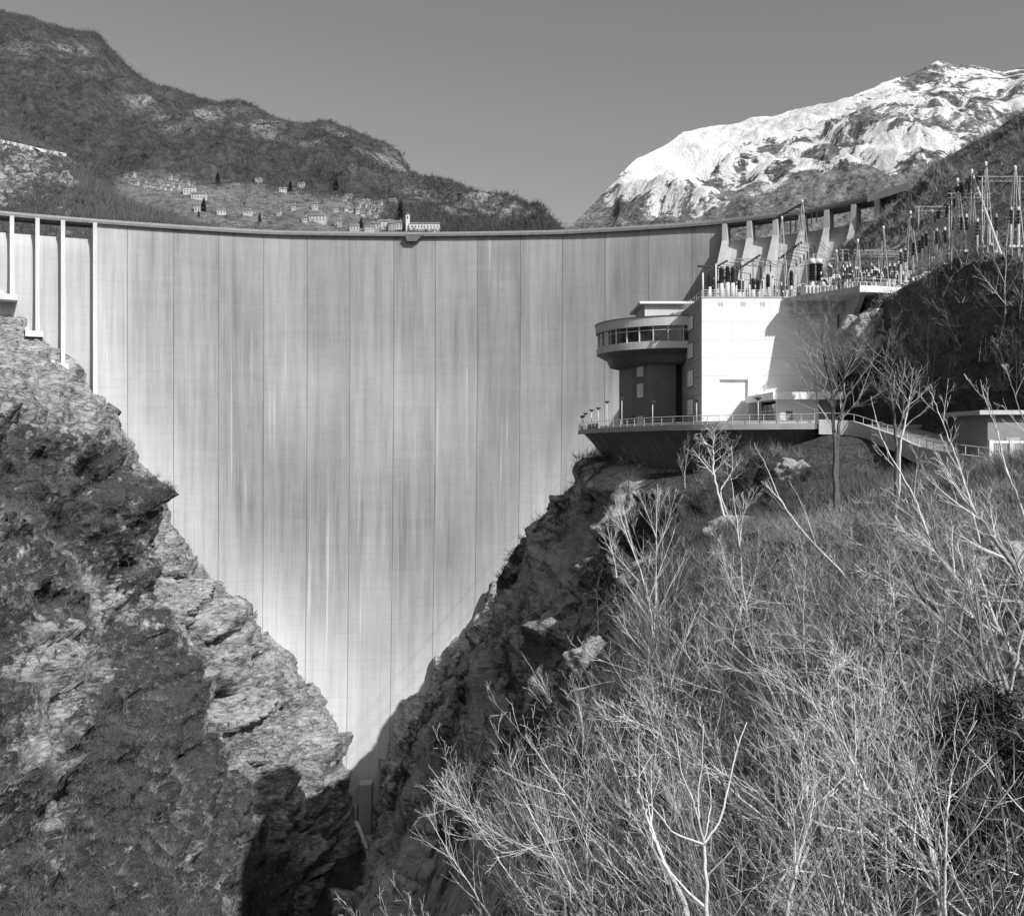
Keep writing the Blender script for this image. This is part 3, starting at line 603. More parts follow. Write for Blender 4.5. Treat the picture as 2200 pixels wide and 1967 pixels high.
mb = MB(); mb.box(x0+.5,x1-.5,y0+.7,y1-.5,zr-.4,zr-.05); mb.box(x0-.08,x1,y0-.08,y0+.1,zr+.003,zr+.18); mb.box(x0-.08,x0+.1,y0+.1,y1,zr+.003,zr+.18); mb.build('roof', M['concrete'], mbd)
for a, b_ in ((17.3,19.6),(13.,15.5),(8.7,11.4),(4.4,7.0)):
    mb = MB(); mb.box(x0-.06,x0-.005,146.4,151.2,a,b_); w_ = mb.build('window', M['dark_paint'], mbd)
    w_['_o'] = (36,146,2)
    mb = MB(); mb.box(x0-.1,x0-.065,146.6,148.7,a+.15,b_-.15); mb.box(x0-.1,x0-.065,148.9,151.0,a+.15,b_-.15); o = mb.build('pane', M['white'], mbd); o.parent = w_  # flat white panes carry the bright reflection in their colour
for u in (1548,1596,1638):
    mb = MB()
    for i in range(4): xx = X(u,y0)-.32+i*.2; mb.box(xx,xx+.1,y0-.03,y0-.002,zr-1.2,zr-.55)
    mb.build('vent', M['concrete'], mbd)
mb = MB(); rp = [(x0,y1),(x0,y0),(38.5,y0)]
for z in (1.15,.75,.4): mb.tube([(a,b_,zr+z) for a,b_ in rp], .035, 4)
for i in range(13): mb.tube([(x0+i*.93,y0+.05,zr+.1),(x0+i*.93,y0+.05,zr+1.15)], .035, 4)
for i in range(1,12): mb.tube([(x0+.05,y0+i*1.5,zr+.1),(x0+.05,y0+i*1.5,zr+1.15)], .035, 4)
mb.build('roof_rail', M['metal'], mbd)
# ------------------------------------------------------------------ round control room
cb = empty('control_room', (27,163.5,DZ), 'round control room with a ring of windows cantilevered on a dark stem left of the machine building', 'building'); cb['_o'] = (27,163.5,DZ)
cx, cy = 27., 163.5
def ring(name, segs, mat, n=96, cap=True, parent=cb):
    mb = MB()
    for (z0,z1,r0,r1) in segs: mb.cone(cx,cy,z0,z1,r0,r1,n,cap)
    return mb.build(name, mat, parent, False)
mb = MB(); mb.cone(cx,cy,18.45,19.85,12.95,13.05,96); mb.build('roof_fascia', M['concrete_light'], cb)
ring('roof_cap', [(19.853,19.98,13.15,13.1)], M['dark_paint'])
gl = ring('window_band', [(15.95,18.448,12.45,12.45)], M['glass'], 64, False); gl['_o'] = cb['_o']
for k in range(34):
    a = 2*math.pi*k/34+.05; mb = MB(); ca, sa = math.cos(a), math.sin(a); p = Vector((cx+12.55*ca, cy+12.55*sa, 0)); t = Vector((-sa,ca,0))*.075; rr = Vector((ca,sa,0))*.1
    mb.prism([(v.x,v.y) for v in (p-t-rr,p+t-rr,p+t+rr,p-t+rr)], 15.952, 18.446); o = mb.build('mullion', M['metal'], cb); 
mb = MB()
for z in (17.75,16.0): mb.tube([(cx+12.56*math.cos(2*math.pi*i/68), cy+12.56*math.sin(2*math.pi*i/68), z+.06) for i in range(69)], .07, 4)
mb.build('transom', M['metal'], cb)
ring('sill_band', [(14.95,15.948,12.8,12.85)], M['concrete_light'])
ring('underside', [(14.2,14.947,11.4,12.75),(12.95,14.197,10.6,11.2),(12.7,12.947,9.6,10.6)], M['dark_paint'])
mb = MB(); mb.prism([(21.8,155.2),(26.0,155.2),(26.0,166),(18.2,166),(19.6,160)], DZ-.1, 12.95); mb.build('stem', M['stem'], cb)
mb = MB(); mb.prism([(26.003,157.5),(27.19,157.5),(27.19,166),(26.003,166)], DZ-.1, 12.95); mb.build('recess_shade', M['glass'], cb)  # dark glass fills the gap, standing in for the shade of the recess
for a, b_ in ((3.0,4.6),(7.6,9.8),(11.0,12.6)):
    mb = MB(); p = Vector((20.7,157.6,0)); d = (Vector((21.8,155.2,0))-Vector((19.6,160,0))).normalized(); n_ = Vector((-abs(d.y),-abs(d.x),0))
    q = [p-d*.9+n_*.01, p+d*.9+n_*.01, p+d*.9+n_*.09, p-d*.9+n_*.09]; mb.prism([(v.x,v.y) for v in q], a, b_); mb.build('window', M['metal'], cb)
mb = MB(); mb.box(21.2,31,156,168,19.98,22.4); mb.build('penthouse', M['concrete_light'], cb)
mb = MB(); mb.box(20.3,31.5,155.2,169,22.403,22.75); mb.build('penthouse_roof', M['white'], cb)
# ------------------------------------------------------------------ annex
ax = empty('annex', (37,133,DZ), 'low white flat-roofed annex with canopy at the foot of the machine building', 'building'); ax['_o'] = (37,133,DZ)
mb = MB(); mb.box(34.8,36.0,128.5,129,DZ,5.9); mb.box(36.95,40.3,128.5,129,DZ,5.9); mb.box(36.,36.95,128.501,129,4.45,5.9); mb.build('front_wall', M['white'], ax)
mb = MB(); mb.box(36.,36.95,128.75,128.9,DZ,4.45); mb.build('door', M['grey_paint'], ax)
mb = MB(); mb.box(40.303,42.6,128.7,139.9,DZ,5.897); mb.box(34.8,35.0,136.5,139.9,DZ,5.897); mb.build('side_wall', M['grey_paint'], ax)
mb = MB(); mb.prism([(33.9,126.9),(43.2,126.9),(43.2,139.9),(33.4,139.9),(33.4,138.6)], 5.9, 6.85); mb.build('canopy', M['white'], ax)
mb = MB(); mb.box(34.84,34.92,129.003,136.497,DZ,5.4); w_ = mb.build('window', M['glass'], ax); w_['_o'] = ax['_o']
mb = MB()
for yy in (129.1,131.5,134,136.3): mb.box(34.74,34.835,yy,yy+.12,DZ,5.4)
mb.box(34.74,34.835,129.1,136.4,4.5,4.6); o = mb.build('window_frame', M['metal'], ax); 
# ------------------------------------------------------------------ road to the right, with wall
RPt = [Vector((X(u,d), d, z)) for u,d,z in ((1750,110.5,2.3),(1830,109,2.1),(1880,104,1.2),(1925,98,.4),(1960,92,-.4),(2000,87,-1.0),(2060,82,-1.3),(2130,78,-1.6),(2230,73,-1.9),(2400,66,-2.2))]
RK = np.array([list(p) for p in RPt]); RR = [Vector(v) for v in catmull(RK, np.linspace(0,len(RK)-1,50))]
mb = MB(); vs = []
for i, q in enumerate(RR):
    t = RR[min(i+1,49)]-RR[max(i-1,0)]; t.z = 0; t.normalize(); n_ = Vector((-t.y,t.x,0))
    for o_, z in ((0,-.5),(6.5,-.5),(6.5,-.02),(0,-.02)): a = q+n_*o_; vs.append((a.x,a.y,q.z+z))
mb.add(vs, [(i*4+j, i*4+4+j, i*4+4+(j+1)%4, i*4+(j+1)%4) for i in range(49) for j in range(4)]); tag(mb.build('road', M['asphalt']), kind='structure')
mb = MB(); mb.wall(RR[1:38], -1.1, .55, .3); tag(mb.build('road_wall', M['concrete_light']), 'pale low wall on the outer side of the curving access road', 'wall')
rr = empty('road_railing', tuple(RR[22]), 'metal picket railing on top of the access road wall', 'railing'); rr['_o'] = tuple(RR[22])
mb = MB(); mb.tube([p+Vector((0,0,1.3)) for p in RR], .04, 4); mb.tube([p+Vector((0,0,.8)) for p in RR[36:]], .03, 4); mb.build('rail', M['metal'], rr)
for i in range(0, 50, 2): mb = MB(); mb.tube([RR[i]+Vector((0,0,.3)), RR[i]+Vector((0,0,1.3))], .035, 4); mb.build('post', M['metal'], rr)
mb = MB()
for i in range(37, 49):
    for f in np.arange(0,1,.12): q = RR[i].lerp(RR[i+1], float(f)); mb.tube([q+Vector((0,0,-.2)), q+Vector((0,0,1.3))], .018, 3)
mb.build('picket_infill', M['metal'], rr)
# gate cage and hut at the right edge
gt = empty('white_gate', (36.5,74,-1.5), 'white square framed gate with vertical bars at the right edge of the road', 'gate'); gt['_o'] = (36.5,74,-1.5)
mb = MB(); gx0, gx1, gy = X(2128,74), X(2215,74), 74.
for xx in (gx0, (gx0+gx1)/2, gx1): mb.box(xx-.14,xx+.14,gy-.14,gy+.14,-1.9,.35)
for z in (.2,-1.6): mb.box(gx0+.14,gx1-.14,gy-.08,gy+.08,z-.1,z+.1)
mb.build('frame', M['white'], gt); mb = MB()
for i in range(18): xx = gx0+.2+i*(gx1-gx0-.4)/17; mb.tube([(xx,gy,-1.5),(xx,gy,.1)], .03, 4)
for z in (-.4,-1.0): mb.tube([(gx0,gy-.05,z),(gx1,gy-.05,z)], .035, 4)
mb.build('bars', M['metal'], gt)
ht = empty('hut', (41,82,-1.6), 'small flat-roofed grey hut behind the white gate', 'hut'); ht['_o'] = (41,82,-1.6)
mb = MB(); mb.box(X(2122,80),44,80,86,-2,2.45); mb.build('wall', M['grey_paint'], ht)
mb = MB(); mb.box(X(2105,79.4),44.6,79.4,86.6,2.453,2.8); mb.build('roof', M['concrete_light'], ht)
mb = MB(); mb.box(X(2160,80),X(2190,80),79.94,79.997,-1.6,.6); mb.build('door', M['concrete'], ht)
# ------------------------------------------------------------------ switchyard slab
sw = empty('switchyard_slab', (48,140,20.5), 'cantilevered concrete slab carrying the switchyard beside the machine building roof', 'platform'); sw['_o'] = (48,140,20.5)
ed = [(38.7,139.7),(45.7,128.8),(47.3,129.0),(53.2,131.),(60,128),(70,140),(66,176),(28,178),(28,158.3),(46.7,158.3),(46.7,139.7)]
mb = MB(); mb.prism(ed, 20.15, 20.9); mb.build('slab', M['concrete'], sw)
mb = MB(); mb.wall([Vector((45.75,128.65,0)), Vector((47.3,128.85,0)), Vector((53.2,130.8,0))], 20.1, 20.95, .16); mb.build('edge_board', M['white'], sw)
for (ax_, ay) in ((47.2,131.5),(50.4,133.5)):
    mb = MB(); mb.add([(ax_-.35,ay,20.14),(ax_-.35,ay+9,20.14),(ax_-.35,ay+9,12),(ax_+.35,ay,20.14),(ax_+.35,ay+9,20.14),(ax_+.35,ay+9,12)], [(0,1,2),(3,5,4),(0,2,5,3),(0,3,4,1),(1,4,5,2)]); mb.build('bracket', M['concrete'], sw)
mb = MB(); mb.box(40,46.9,137.5,139.6,18.6,20.13); mb.build('beam', M['concrete'], sw)
mb = MB(); 
for z in (1.1,.6): mb.tube([(a,b_,20.9+z) for a,b_ in ((38.9,139.9),(45.7,129.2),(47.4,129.4),(53.,131.3))], .035, 4)
for f in np.linspace(0,1,10): mb.tube([(38.9+6.8*f,139.9-10.7*f,20.9),(38.9+6.8*f,139.9-10.7*f,22.)], .03, 4)
for f in np.linspace(0.1,1,6): mb.tube([(47.4+5.6*f,129.4+1.9*f,20.9),(47.4+5.6*f,129.4+1.9*f,22.)], .03, 4)
mb.build('guard_rail', M['metal'], sw)
# pale rock outcrop under the slab
bm = []; nn_ = 46
cc = Vector((47.6,132.5,14.3)); vs = []
for i in range(nn_):
    for j in range(nn_*2):
        th = math.pi*i/(nn_-1); ph = 2*math.pi*j/(nn_*2); d = Vector((math.sin(th)*math.cos(ph), math.sin(th)*math.sin(ph), math.cos(th)))
        p = Vector((d.x*3.6, d.y*6., d.z*4.6)); p.x += .25*p.z; r_ = 1+.3*fbm(d*1.3+Vector((4,1,2)))+.1*(N.cell(d*3)-.5)+.05*fbm(d*5); vs.append(p*r_)
q_ = [(i*nn_*2+j, (i+1)*nn_*2+j, (i+1)*nn_*2+(j+1)%(nn_*2), i*nn_*2+(j+1)%(nn_*2)) for i in range(nn_-1) for j in range(nn_*2)]
o = obj_np('rock_outcrop', [tuple(v) for v in vs], q_, M['outcrop'], False, {'veg': [0.05+.6*sm(.5,3.5,-v.z) for v in vs]}); o.location = cc
tag(o, 'pale bare rock face bulging below the switchyard slab', 'rock')
# ------------------------------------------------------------------ switchyard equipment
def gz_r(x, y, z0=200):
    h = bvh_r.ray_cast(Vector((x,y,z0)), Vector((0,0,-1))); return h[0].z if h[0] else 20.9
def base_z(x, y):
    return 20.9 if (x < 60 and y > 131.5) else max(gz_r(x,y), 18.)
def lattice(loc, ztop, wb, label, lean=0.):
    e = empty('lattice_mast', loc, label, 'mast', 'lattice masts of the switchyard'); H = ztop-loc[2]; mb = MB()
    def c(t, s1, s2): w_ = wb*.62*(1-t)**.8+.14; return Vector((s1*w_/2+lean*t, s2*w_/2, H*t))
    for s1 in (-1,1):
        for s2 in (-1,1): mb.tube([c(0,s1,s2), c(1,s1,s2)], [.055,.04], 4)
    mb.build('leg', M['lattice'], e, False, True); mb = MB(); k = max(4,int(H/1.6))
    for i in range(1,k):
        t = (i/k)**.9
        for a, b_ in (((-1,-1),(1,-1)),((-1,1),(1,1)),((-1,-1),(-1,1)),((1,-1),(1,1))): mb.tube([c(t,*a), c(t,*b_)], .026, 3)
    mb.build('cross_brace', M['lattice'], e, False, True)
    mb = MB(); mb.cone(lean,0,H,H+.3,.12,.17,8); mb.cone(lean,0,H+.3,H+.45,.17,.06,8); mb.build('cap', M['cap'], e, False, True)
ML = [(1680,142,471,2.2,'lattice mast on the machine building roof, left of the tallest A-shaped one'),(1724,141,436,3.6,'tall wide A-shaped lattice mast on the slab corner beside the white building'),(1797,136,543,1.2,'short lattice mast in the middle of the insulator rows, left of two taller ones'),
 (1843,133,520,1.3,'lattice mast rising from the insulator rows above the white slab edge'),(1898,132,492,1.6,'lattice mast above the middle of the white slab edge'),(1956,132.5,460,3.2,'tall A-shaped lattice mast at the right end of the switchyard slab'),
 (2003,112,459,1.,'slender lattice mast beyond the slab end, before the dark hillside'),(2057,110,391,2.4,'tall lattice mast left of the braced ladder mast on the hillside'),(2088,108,372,1.1,'ladder-like mast with a long sloping brace at its right'),
 (2118,107,356,2.,'tallest lattice mast on the hillside, behind the sloping brace'),(2181,101,365,2.,'lattice mast nearest the right edge on the dark hillside')]
tops = []
for u, d, vt, wb, l in ML:
    x = X(u,d); bz = base_z(x,d)
    if d < 130: bz = min(bz, Z(vt,d)-6)
    lattice((x,d,bz), Z(vt,d), wb, l); tops.append(Vector((x,d,Z(vt,d))))
br = MB(); br.tube([P(2091,378,107.5), P(2153,552,104)], [.1,.13], 6); tag(br.build('sloping_brace', M['metal']), 'long sloping steel brace leaning against the ladder-like mast', 'brace', None)
def ribbed(mb, x, y, z0, z1, r, pitch=.28):
    k = max(2, int((z1-z0)/pitch)); n = 8
    for i in range(k): a = z0+(z1-z0)*i/k; b_ = z0+(z1-z0)*(i+1)/k; mb.cone(x,y,a,(a+b_)/2,r*.55,r,n,False); mb.cone(x,y,(a+b_)/2,b_,r,r*.55,n,False)
def post_ins(name, hp, hi, r, capr, cat, double=False):
    e = empty(name, (0,0,0), 'x', cat); mb = MB(); mb.tube([(0,0,0),(0,0,hp)], [.13,.11], 6); mb.box(-.3,.3,-.3,.3,-.1,.12); mb.build('pedestal', M['metal'], e, False, True)
    xs_ = (-.45,.45) if double else (0,)
    for x in xs_: mb = MB(); ribbed(mb, x, 0, hp, hp+hi, r); mb.build('insulator', M['porcelain'], e, False, True)
    mb = MB()
    for x in xs_: mb.cone(x,0,hp+hi,hp+hi+.34,capr,capr*.8,8)
    if double: mb.box(-.6,.6,-.05,.05,hp+hi+.34,hp+hi+.42)
    mb.build('cap', M['cap'], e, False, True); return e
K1 = post_ins('post_insulator', 1.3, 1.5, .17, .11, 'insulator'); K2 = post_ins('twin_insulator', 1.0, 1.1, .15, .12, 'insulator', True); K3 = post_ins('tall_insulator', 2.2, 1.4, .19, .14, 'insulator')
used = set(); rg = random.Random(5)
def put(K, x, y, z, rz, label, grp, sc=1.):
    o = K if K.name not in used else copy_tree(K)
    used.add(K.name); o.location = (x,y,z); o.rotation_euler = (0,0,rz); o.scale = (sc,)*3; o['label'] = label; o['group'] = grp; return o
for iy, y in enumerate((131.9,133.7,135.4,137.2,139.2,143,148,154)):
    for ix in range(15):
        x = 43.2+ix*.95+.3*(iy%2)+rg.uniform(-.2,.2) if iy < 5 else 34+ix*1.5+rg.uniform(-.4,.4)
        if iy < 5 and x < 45.7-(y-128.8)*.62+.8: continue
        if x > 57 or (iy == 0 and x > 52.6): continue
        K = rg.choice((K1,K2,K2,K3) if iy > 0 else (K1,K2)); nm = {K1:'single dark ribbed insulator post with pale cap in the rows on the switchyard slab',K2:'pair of short ribbed insulators on one pedestal in the rows on the switchyard slab',K3:'tall pedestal insulator in the rows on the switchyard slab'}[K]
        put(K, x, y, 20.9, rg.uniform(-.2,.2), nm, 'insulator rows on the switchyard slab', rg.uniform(.8,1.15))
for i, (u, d, vb) in enumerate(((1975,113,520),(1982,112,510),(1990,112,505),(2012,111,500),(1962,114,525),(2030,110,498),(2045,110,470),(2065,109,470),(2076,108,470),(2100,107,480),(2110,107,460),(2126,107,455),(2140,106,470),(2172,101,455),(2188,101,455),(1935,118,545),(1945,116,540))):
    put(K3, X(u,d), d, min(Z(vb,d)-3.6, 24), 0, 'dark insulator on a pale pedestal below the hillside masts', 'insulators below the hillside masts', 1.05)
# tall pale poles and equipment on the machine building roof
PL = [(1510,141,585,.16),(1538,142,566,.14),(1582,143,612,.15),(1596,146,560,.1),(1610,143,610,.13),(1640,143,600,.12),(1660,142,596,.12)]
for i, (u,d,vt,r_) in enumerate(PL):
    mb = MB(); e = empty('roof_pole', (X(u,d),d,zr), 'slender pale steel pole standing on the machine building roof', 'pole', 'pale poles on the machine building roof')
    mb.tube([(0,0,0),(0,0,Z(vt,d)-zr)], [r_,r_*.8], 8); mb.build('shaft', M['metal'], e, True, True); mb = MB(); mb.cone(0,0,Z(vt,d)-zr,Z(vt,d)-zr+.2,r_*1.3,r_*.6,8); mb.build('cap', M['metal_dark'], e, False, True)
def breaker(x, y, z, h, label):
    e = empty('bushing_tower', (x,y,z), label, 'switchgear', 'switchgear columns on the machine building roof'); mb = MB(); mb.cone(0,0,0,h*.55,.34,.3,12); mb.build('tank', M['concrete_light'], e, True, True)
    mb = MB(); ribbed(mb,0,0,h*.55,h,.4,.22); mb.build('bushing', M['porcelain'], e, False, True); mb = MB(); mb.cone(0,0,h,h+.35,.28,.2,10); mb.build('cap', M['metal_dark'], e, True, True)
for i, (u,d,h) in enumerate(((1524,142,3.4),(1531,145,3.2),(1550,142,4.4),(1563,142,4.6),(1574,142,4.5),(1588,146,3.2),(1618,143,3.),(1628,145,3.2),(1650,143,3.6),(1700,143,4.2),(1690,146,4.))):
    breaker(X(u,d), d, zr if u < 1690 else 20.9, h, 'upright switchgear column with ribbed dark bushing behind the roof rail')
for u, l in ((1745,'black ribbed transformer bushing with white cap, left of a matching pair'),(1760,'black ribbed transformer bushing with white cap, right of a matching pair')):
    e = empty('transformer_bushing', (X(u,138),138,20.9), l, 'bushing', 'pair of black bushings'); mb = MB(); mb.cone(0,0,0,2.2,.3,.3,10); mb.build('base', M['metal'], e, True, True)
    mb = MB(); ribbed(mb,0,0,2.2,4.6,.55,.2); mb.build('insulator', M['metal_dark'], e, False, True); mb = MB(); mb.cone(0,0,4.6,5.3,.48,.4,12); mb.build('cap', M['cap'], e, True, True)
e = empty('transformer', (X(1758,136),136,20.9), 'low pale transformer tank with domed lid at the slab edge', 'transformer'); mb = MB(); mb.box(-2.2,2.2,-1,1,0,1.1)
for i in range(9): mb.box(-2.1+i*.5,-2.+i*.5,-1.25,-1.003,.1,1.)
mb.build('tank', M['metal'], e, False, True); mb = MB(); mb.cone(.6,0,1.103,1.7,.6,.35,14); mb.build('dome', M['cap'], e, True, True)
# bus beams with hanging insulator strings
def bus(a, b_, label, drop=1.6, arms=True):
    e = empty('bus_beam', tuple(a), label, 'beam', 'dark bus beams over the machine building roof'); e['_o'] = tuple(a); mb = MB(); mb.tube([a,b_], .17, 6); mb.build('beam', M['metal_dark'], e)
    n_ = 6
    for i in range(n_):
        p = a.lerp(b_, (i+.5)/n_); mb = MB(); mb.tube([p, p+Vector((2.6,1.2,-.15))], .05, 4); ribbed(mb, p.x+2.6, p.y+1.2, p.z-.15-drop, p.z-.15, .13, .2)
        mb.build('insulator_string', M['porcelain'], e)
bus(P(1500,634,141), P(1633,548,146), 'long dark beam sloping up to the right over the roof rail'); bus(P(1512,588,141), P(1562,560,144), 'short dark beam above the left end of the roof rail', 2.2)
bus(P(1674,556,142), P(1722,520,142), 'short dark beam between the two tall roof masts', .9); bus(P(1660,472,143), P(1727,436,141), 'topmost dark beam meeting the tip of the A-shaped mast', 2.)
bus(P(1500,572,148), P(1530,573,150), 'thin horizontal beam left of the short sloping one', 3.)
def wire(a, b_, sag, r_, label, grp):
    mb = MB(); mb.tube([a.lerp(b_,t)+Vector((0,0,-sag*4*t*(1-t))) for t in np.linspace(0,1,14).tolist()], r_, 3); tag(mb.build('cable', M['metal_dark']), label, 'cable', grp)
T = tops
for i in range(2, 10): wire(T[i], T[i+1] if i < 10 else T[9], .8, .06, 'drooping dark conductor strung between the lattice mast tips', 'conductors between mast tips')
for dz in (-1.,-2.2): wire(T[1]+Vector((0,0,dz)), T[2]+Vector((0,0,dz*.2)), 1., .035, 'thin dark conductor from the A-shaped mast down to the shorter masts', 'conductors from the A-shaped mast')
for i, (a,b_) in enumerate(((1530,1559),(1600,1612),(1660,1668))): wire(P(a,600,143), P(b_+40,560,300), 2, .05, 'thin wire running from the roof switchgear toward the dam buttresses', 'thin wires toward the dam')
# dark strings of disc insulators hanging in chains across the yard
for i in range(2, 9):
    a, b_ = T[i], T[i+1]; rg2 = random.Random(i); e = empty('insulator_chain', tuple(a), 'row of small dark disc insulators hanging from the conductor between two lattice masts', 'insulator', 'disc insulators under the conductors'); e['_o'] = tuple(a)
    for t in np.linspace(.1,.9,9):
        p = a.lerp(b_, float(t))+Vector((rg2.uniform(-.5,.5), rg2.uniform(-1,1), -.8*4*t*(1-t)-.1)); mb = MB(); ribbed(mb, p.x, p.y, p.z-rg2.uniform(.5,1.2), p.z, .16, .2); mb.build('disc_string', M['porcelain'], e)
def gantry(x0, x1, y, z0, h, label):
    e = empty('gantry_frame', ((x0+x1)/2, y, z0), label, 'gantry', 'thin gantry frames in the switchyard'); w_ = (x1-x0)/2
    for sg in (-1,1): mb = MB(); mb.tube([(sg*w_,0,0),(sg*w_,0,h)], .07, 4); mb.build('post', M['lattice'], e, False, True)
    mb = MB(); mb.tube([(-w_-.4,0,h),(w_+.4,0,h)], .06, 4); mb.tube([(-w_-.4,0,h-.5),(w_+.4,0,h-.5)], .04, 4)
    for i in range(8): a = -w_+2*w_*i/8; mb.tube([(a,0,h-.5),(a+w_/8,0,h),(a+w_/4,0,h-.5)], .025, 3)
    mb.build('beam', M['lattice'], e, False, True)
rgg = random.Random(21)
GA = [(34,38.5,150,21,7.5),(36,41,146,20.9,6.5),(40,45,143,20.9,6.),(43,48,139,20.9,5.5),(46,51,136,20.9,6.2),(49,54,133.5,20.9,5.2),(45,50,146,20.9,7.5),(50,56,141,20.9,7.),(47,50.5,113,19.5,8.),(49,53,109,19.5,8.5),(50,54,104,19.5,9)]
for i, (a,b_,y,z0,h) in enumerate(GA): gantry(a, b_, y, z0, h, 'thin steel gantry frame carrying conductors above the insulator rows')
for i in range(len(GA)-1):
    a, b_ = GA[i], GA[i+1]
    for f in (.2,.5,.8): wire(Vector((a[0]+(a[1]-a[0])*f, a[2], a[3]+a[4]-.2)), Vector((b_[0]+(b_[1]-b_[0])*f, b_[2], b_[3]+b_[4]-.2)), .7, .03, 'thin sagging wire strung between the switchyard gantry frames', 'wires between the gantry frames')
for i, (u_, v_, d_) in enumerate(((1600,480,330),(1700,470,315),(1790,450,300),(1880,430,290))): wire(T[1]+Vector((0,0,-.4*i)), P(u_,v_,d_), 6, .02, 'long thin line leading away from the A-shaped mast over the dam', 'long lines over the dam')
#@@PART3
# ------------------------------------------------------------------ villages on the wooded mountain
def hit(bvh, U, V, o=(0,0,0)):
    h = bvh.ray_cast(Vector(o), Vector(((U-1100)/F, 1, (HV-V)/F)).normalized()); return h[0]
def house(w_, d_, h_, wins, chim=False, rh=.35):
    e = empty('house', (0,0,0), 'x', 'house'); mb = MB(); mb.box(-w_/2,w_/2,-d_/2,d_/2,-5,h_); mb.add([(-w_/2,-d_/2,h_),(-w_/2,d_/2,h_),(-w_/2,0,h_+d_*rh),(w_/2,-d_/2,h_),(w_/2,d_/2,h_),(w_/2,0,h_+d_*rh)], [(0,2,1),(3,4,5)])
    mb.build('wall', M['house_dim' if wins < 3 else 'concrete'], e, False, True); mb = MB(); o_ = .6; t = .3; zt = h_+d_*rh; zl_ = h_-o_*2*rh
    for sg in (-1,1):
        mb.add([(-w_/2-o_,sg*(d_/2+o_),zl_),(w_/2+o_,sg*(d_/2+o_),zl_),(w_/2+o_,0,zt),(-w_/2-o_,0,zt),(-w_/2-o_,sg*(d_/2+o_),zl_+t),(w_/2+o_,sg*(d_/2+o_),zl_+t),(w_/2+o_,0,zt+t),(-w_/2-o_,0,zt+t)],
               [(0,3,2,1),(4,5,6,7),(0,1,5,4),(0,4,7,3),(1,2,6,5)])
    rf = mb.build('roof', M['roof'], e, False, True)
    if chim: mb = MB(); mb.box(w_*.2,w_*.2+.9,-.4,.5,zt-.6,zt+1.4); c = mb.build('chimney', M['concrete'], rf, False, True)
    for i in range(wins):
        for f in range(max(1,int(h_/3.2))):
            x = -w_/2+w_*(i+.5)/wins; mb = MB(); mb.box(x-.6,x+.6,-d_/2-.08,-d_/2-.01,1.0+f*3.1,2.6+f*3.1); mb.build('window', M['glass'], e, False, True)
    return e
HK = {'barn': house(5.5,5,3.6,0,rh=.5), 'small': house(6,6,5,2,True), 'wide': house(11,7,4.5,3,True), 'tall': house(8,7,7.5,2,True), 'row': house(17,8,8.5,4,True), 'long': house(20,8,7,5,True)}
hused = set()
def put_house(kd, U, V, rz, label, grp, bvh=None):
    q = hit(bvh or bvh_L, U, V)
    if q is None: return
    K = HK[kd]; o = K if kd not in hused else copy_tree(K); hused.add(kd)
    o.location = q; o.rotation_euler = (0,0,rz); o['label'] = label; o['category'] = 'house'
    if grp: o['group'] = grp
rh = random.Random(8)
for U, V in ((272,383),(278,392),(287,381),(284,396),(294,398),(312,399),(322,402),(330,405),(338,393),(334,404),(343,407),(350,400),(357,408),(366,386),(371,396),(366,409),(379,388),(383,406),(389,400),(397,404),(362,400),(345,398),(376,403),(405,398),(312,404)):
    put_house(rh.choice(['barn','barn','small']), U, V, rh.uniform(-.5,.5), 'tiny pale stone house huddled in the upper left hamlet', 'houses of the upper left hamlet')
for U, V, kd, l in ((408,417,'row','large white house at the lower right end of the upper left hamlet'),(428,428,'long','brightest wide white house just below the upper left hamlet'),(425,454,'tall','lone white house beside a dark tree below the upper left hamlet'),(476,460,'wide','low farmhouse on the meadow right of the lone white house'),(533,462,'wide','pale farmhouse with terrace wall in the middle of the meadow'),
   (600,462,'small','small bright cottage left of the middle farm lane'),(631,451,'small','small square white cottage on the meadow slope'),(677,451,'tall','gabled white house with terrace wall on the middle meadow'),(722,455,'small','small pale cottage between two meadow farms'),(683,476,'long','long pale farm building on the lower meadow'),(655,477,'small','small cottage at the left end of the long farm building'),(727,488,'tall','white house just above the dam crest, left of the low chalet'),(762,495,'wide','low chalet half hidden by the dam parapet'),(648,402,'wide','pair of pale barns near the upper dark trees'),(750,427,'wide','pale barn with two windows above the middle hamlet'),(844,437,'wide','isolated pale barn at the foot of the wooded cliffs'),(556,392,'wide','long grey barn at the right edge of the upper meadow'),(608,413,'wide','grey barn beside the left dark fir')):
    put_house(kd, U, V, rh.uniform(-.25,.25), l, None)
for i in range(22):
    U = rh.uniform(735,820); V = 432+rh.uniform(0,28)+(U-735)*.12
    put_house(rh.choice(['barn','small']), U, V, rh.uniform(-.6,.6), 'tiny stone house crowded into the middle hamlet above the church', 'houses of the middle hamlet')
for U, V, kd, rz, l in ((793,497,'wide',.2,'small gabled white house left of the church village row'),(809,495,'tall',.0,'white village house at the left end of the church village row'),(829,492,'row',.05,'white two-storey village house with many windows left of the church'),(843,494,'tall',-.1,'whitest narrow village house just left of the church'),(857,492,'tall',.1,'slim white village house beside the church tower')):
    put_house(kd, U, V, rz, l, None)
q = hit(bvh_L, 877, 496) or P(877,496,1150); e = empty('church', tuple(q), 'pale village church with tall square bell tower standing above the dam crest', 'church'); e.location = q; sc_ = q.y/1250
mb = MB(); mb.box(-2.6,1.8,-2.3,2.3,-6,20*sc_); tw = mb.build('bell_tower', M['concrete_light'], e, False, True)
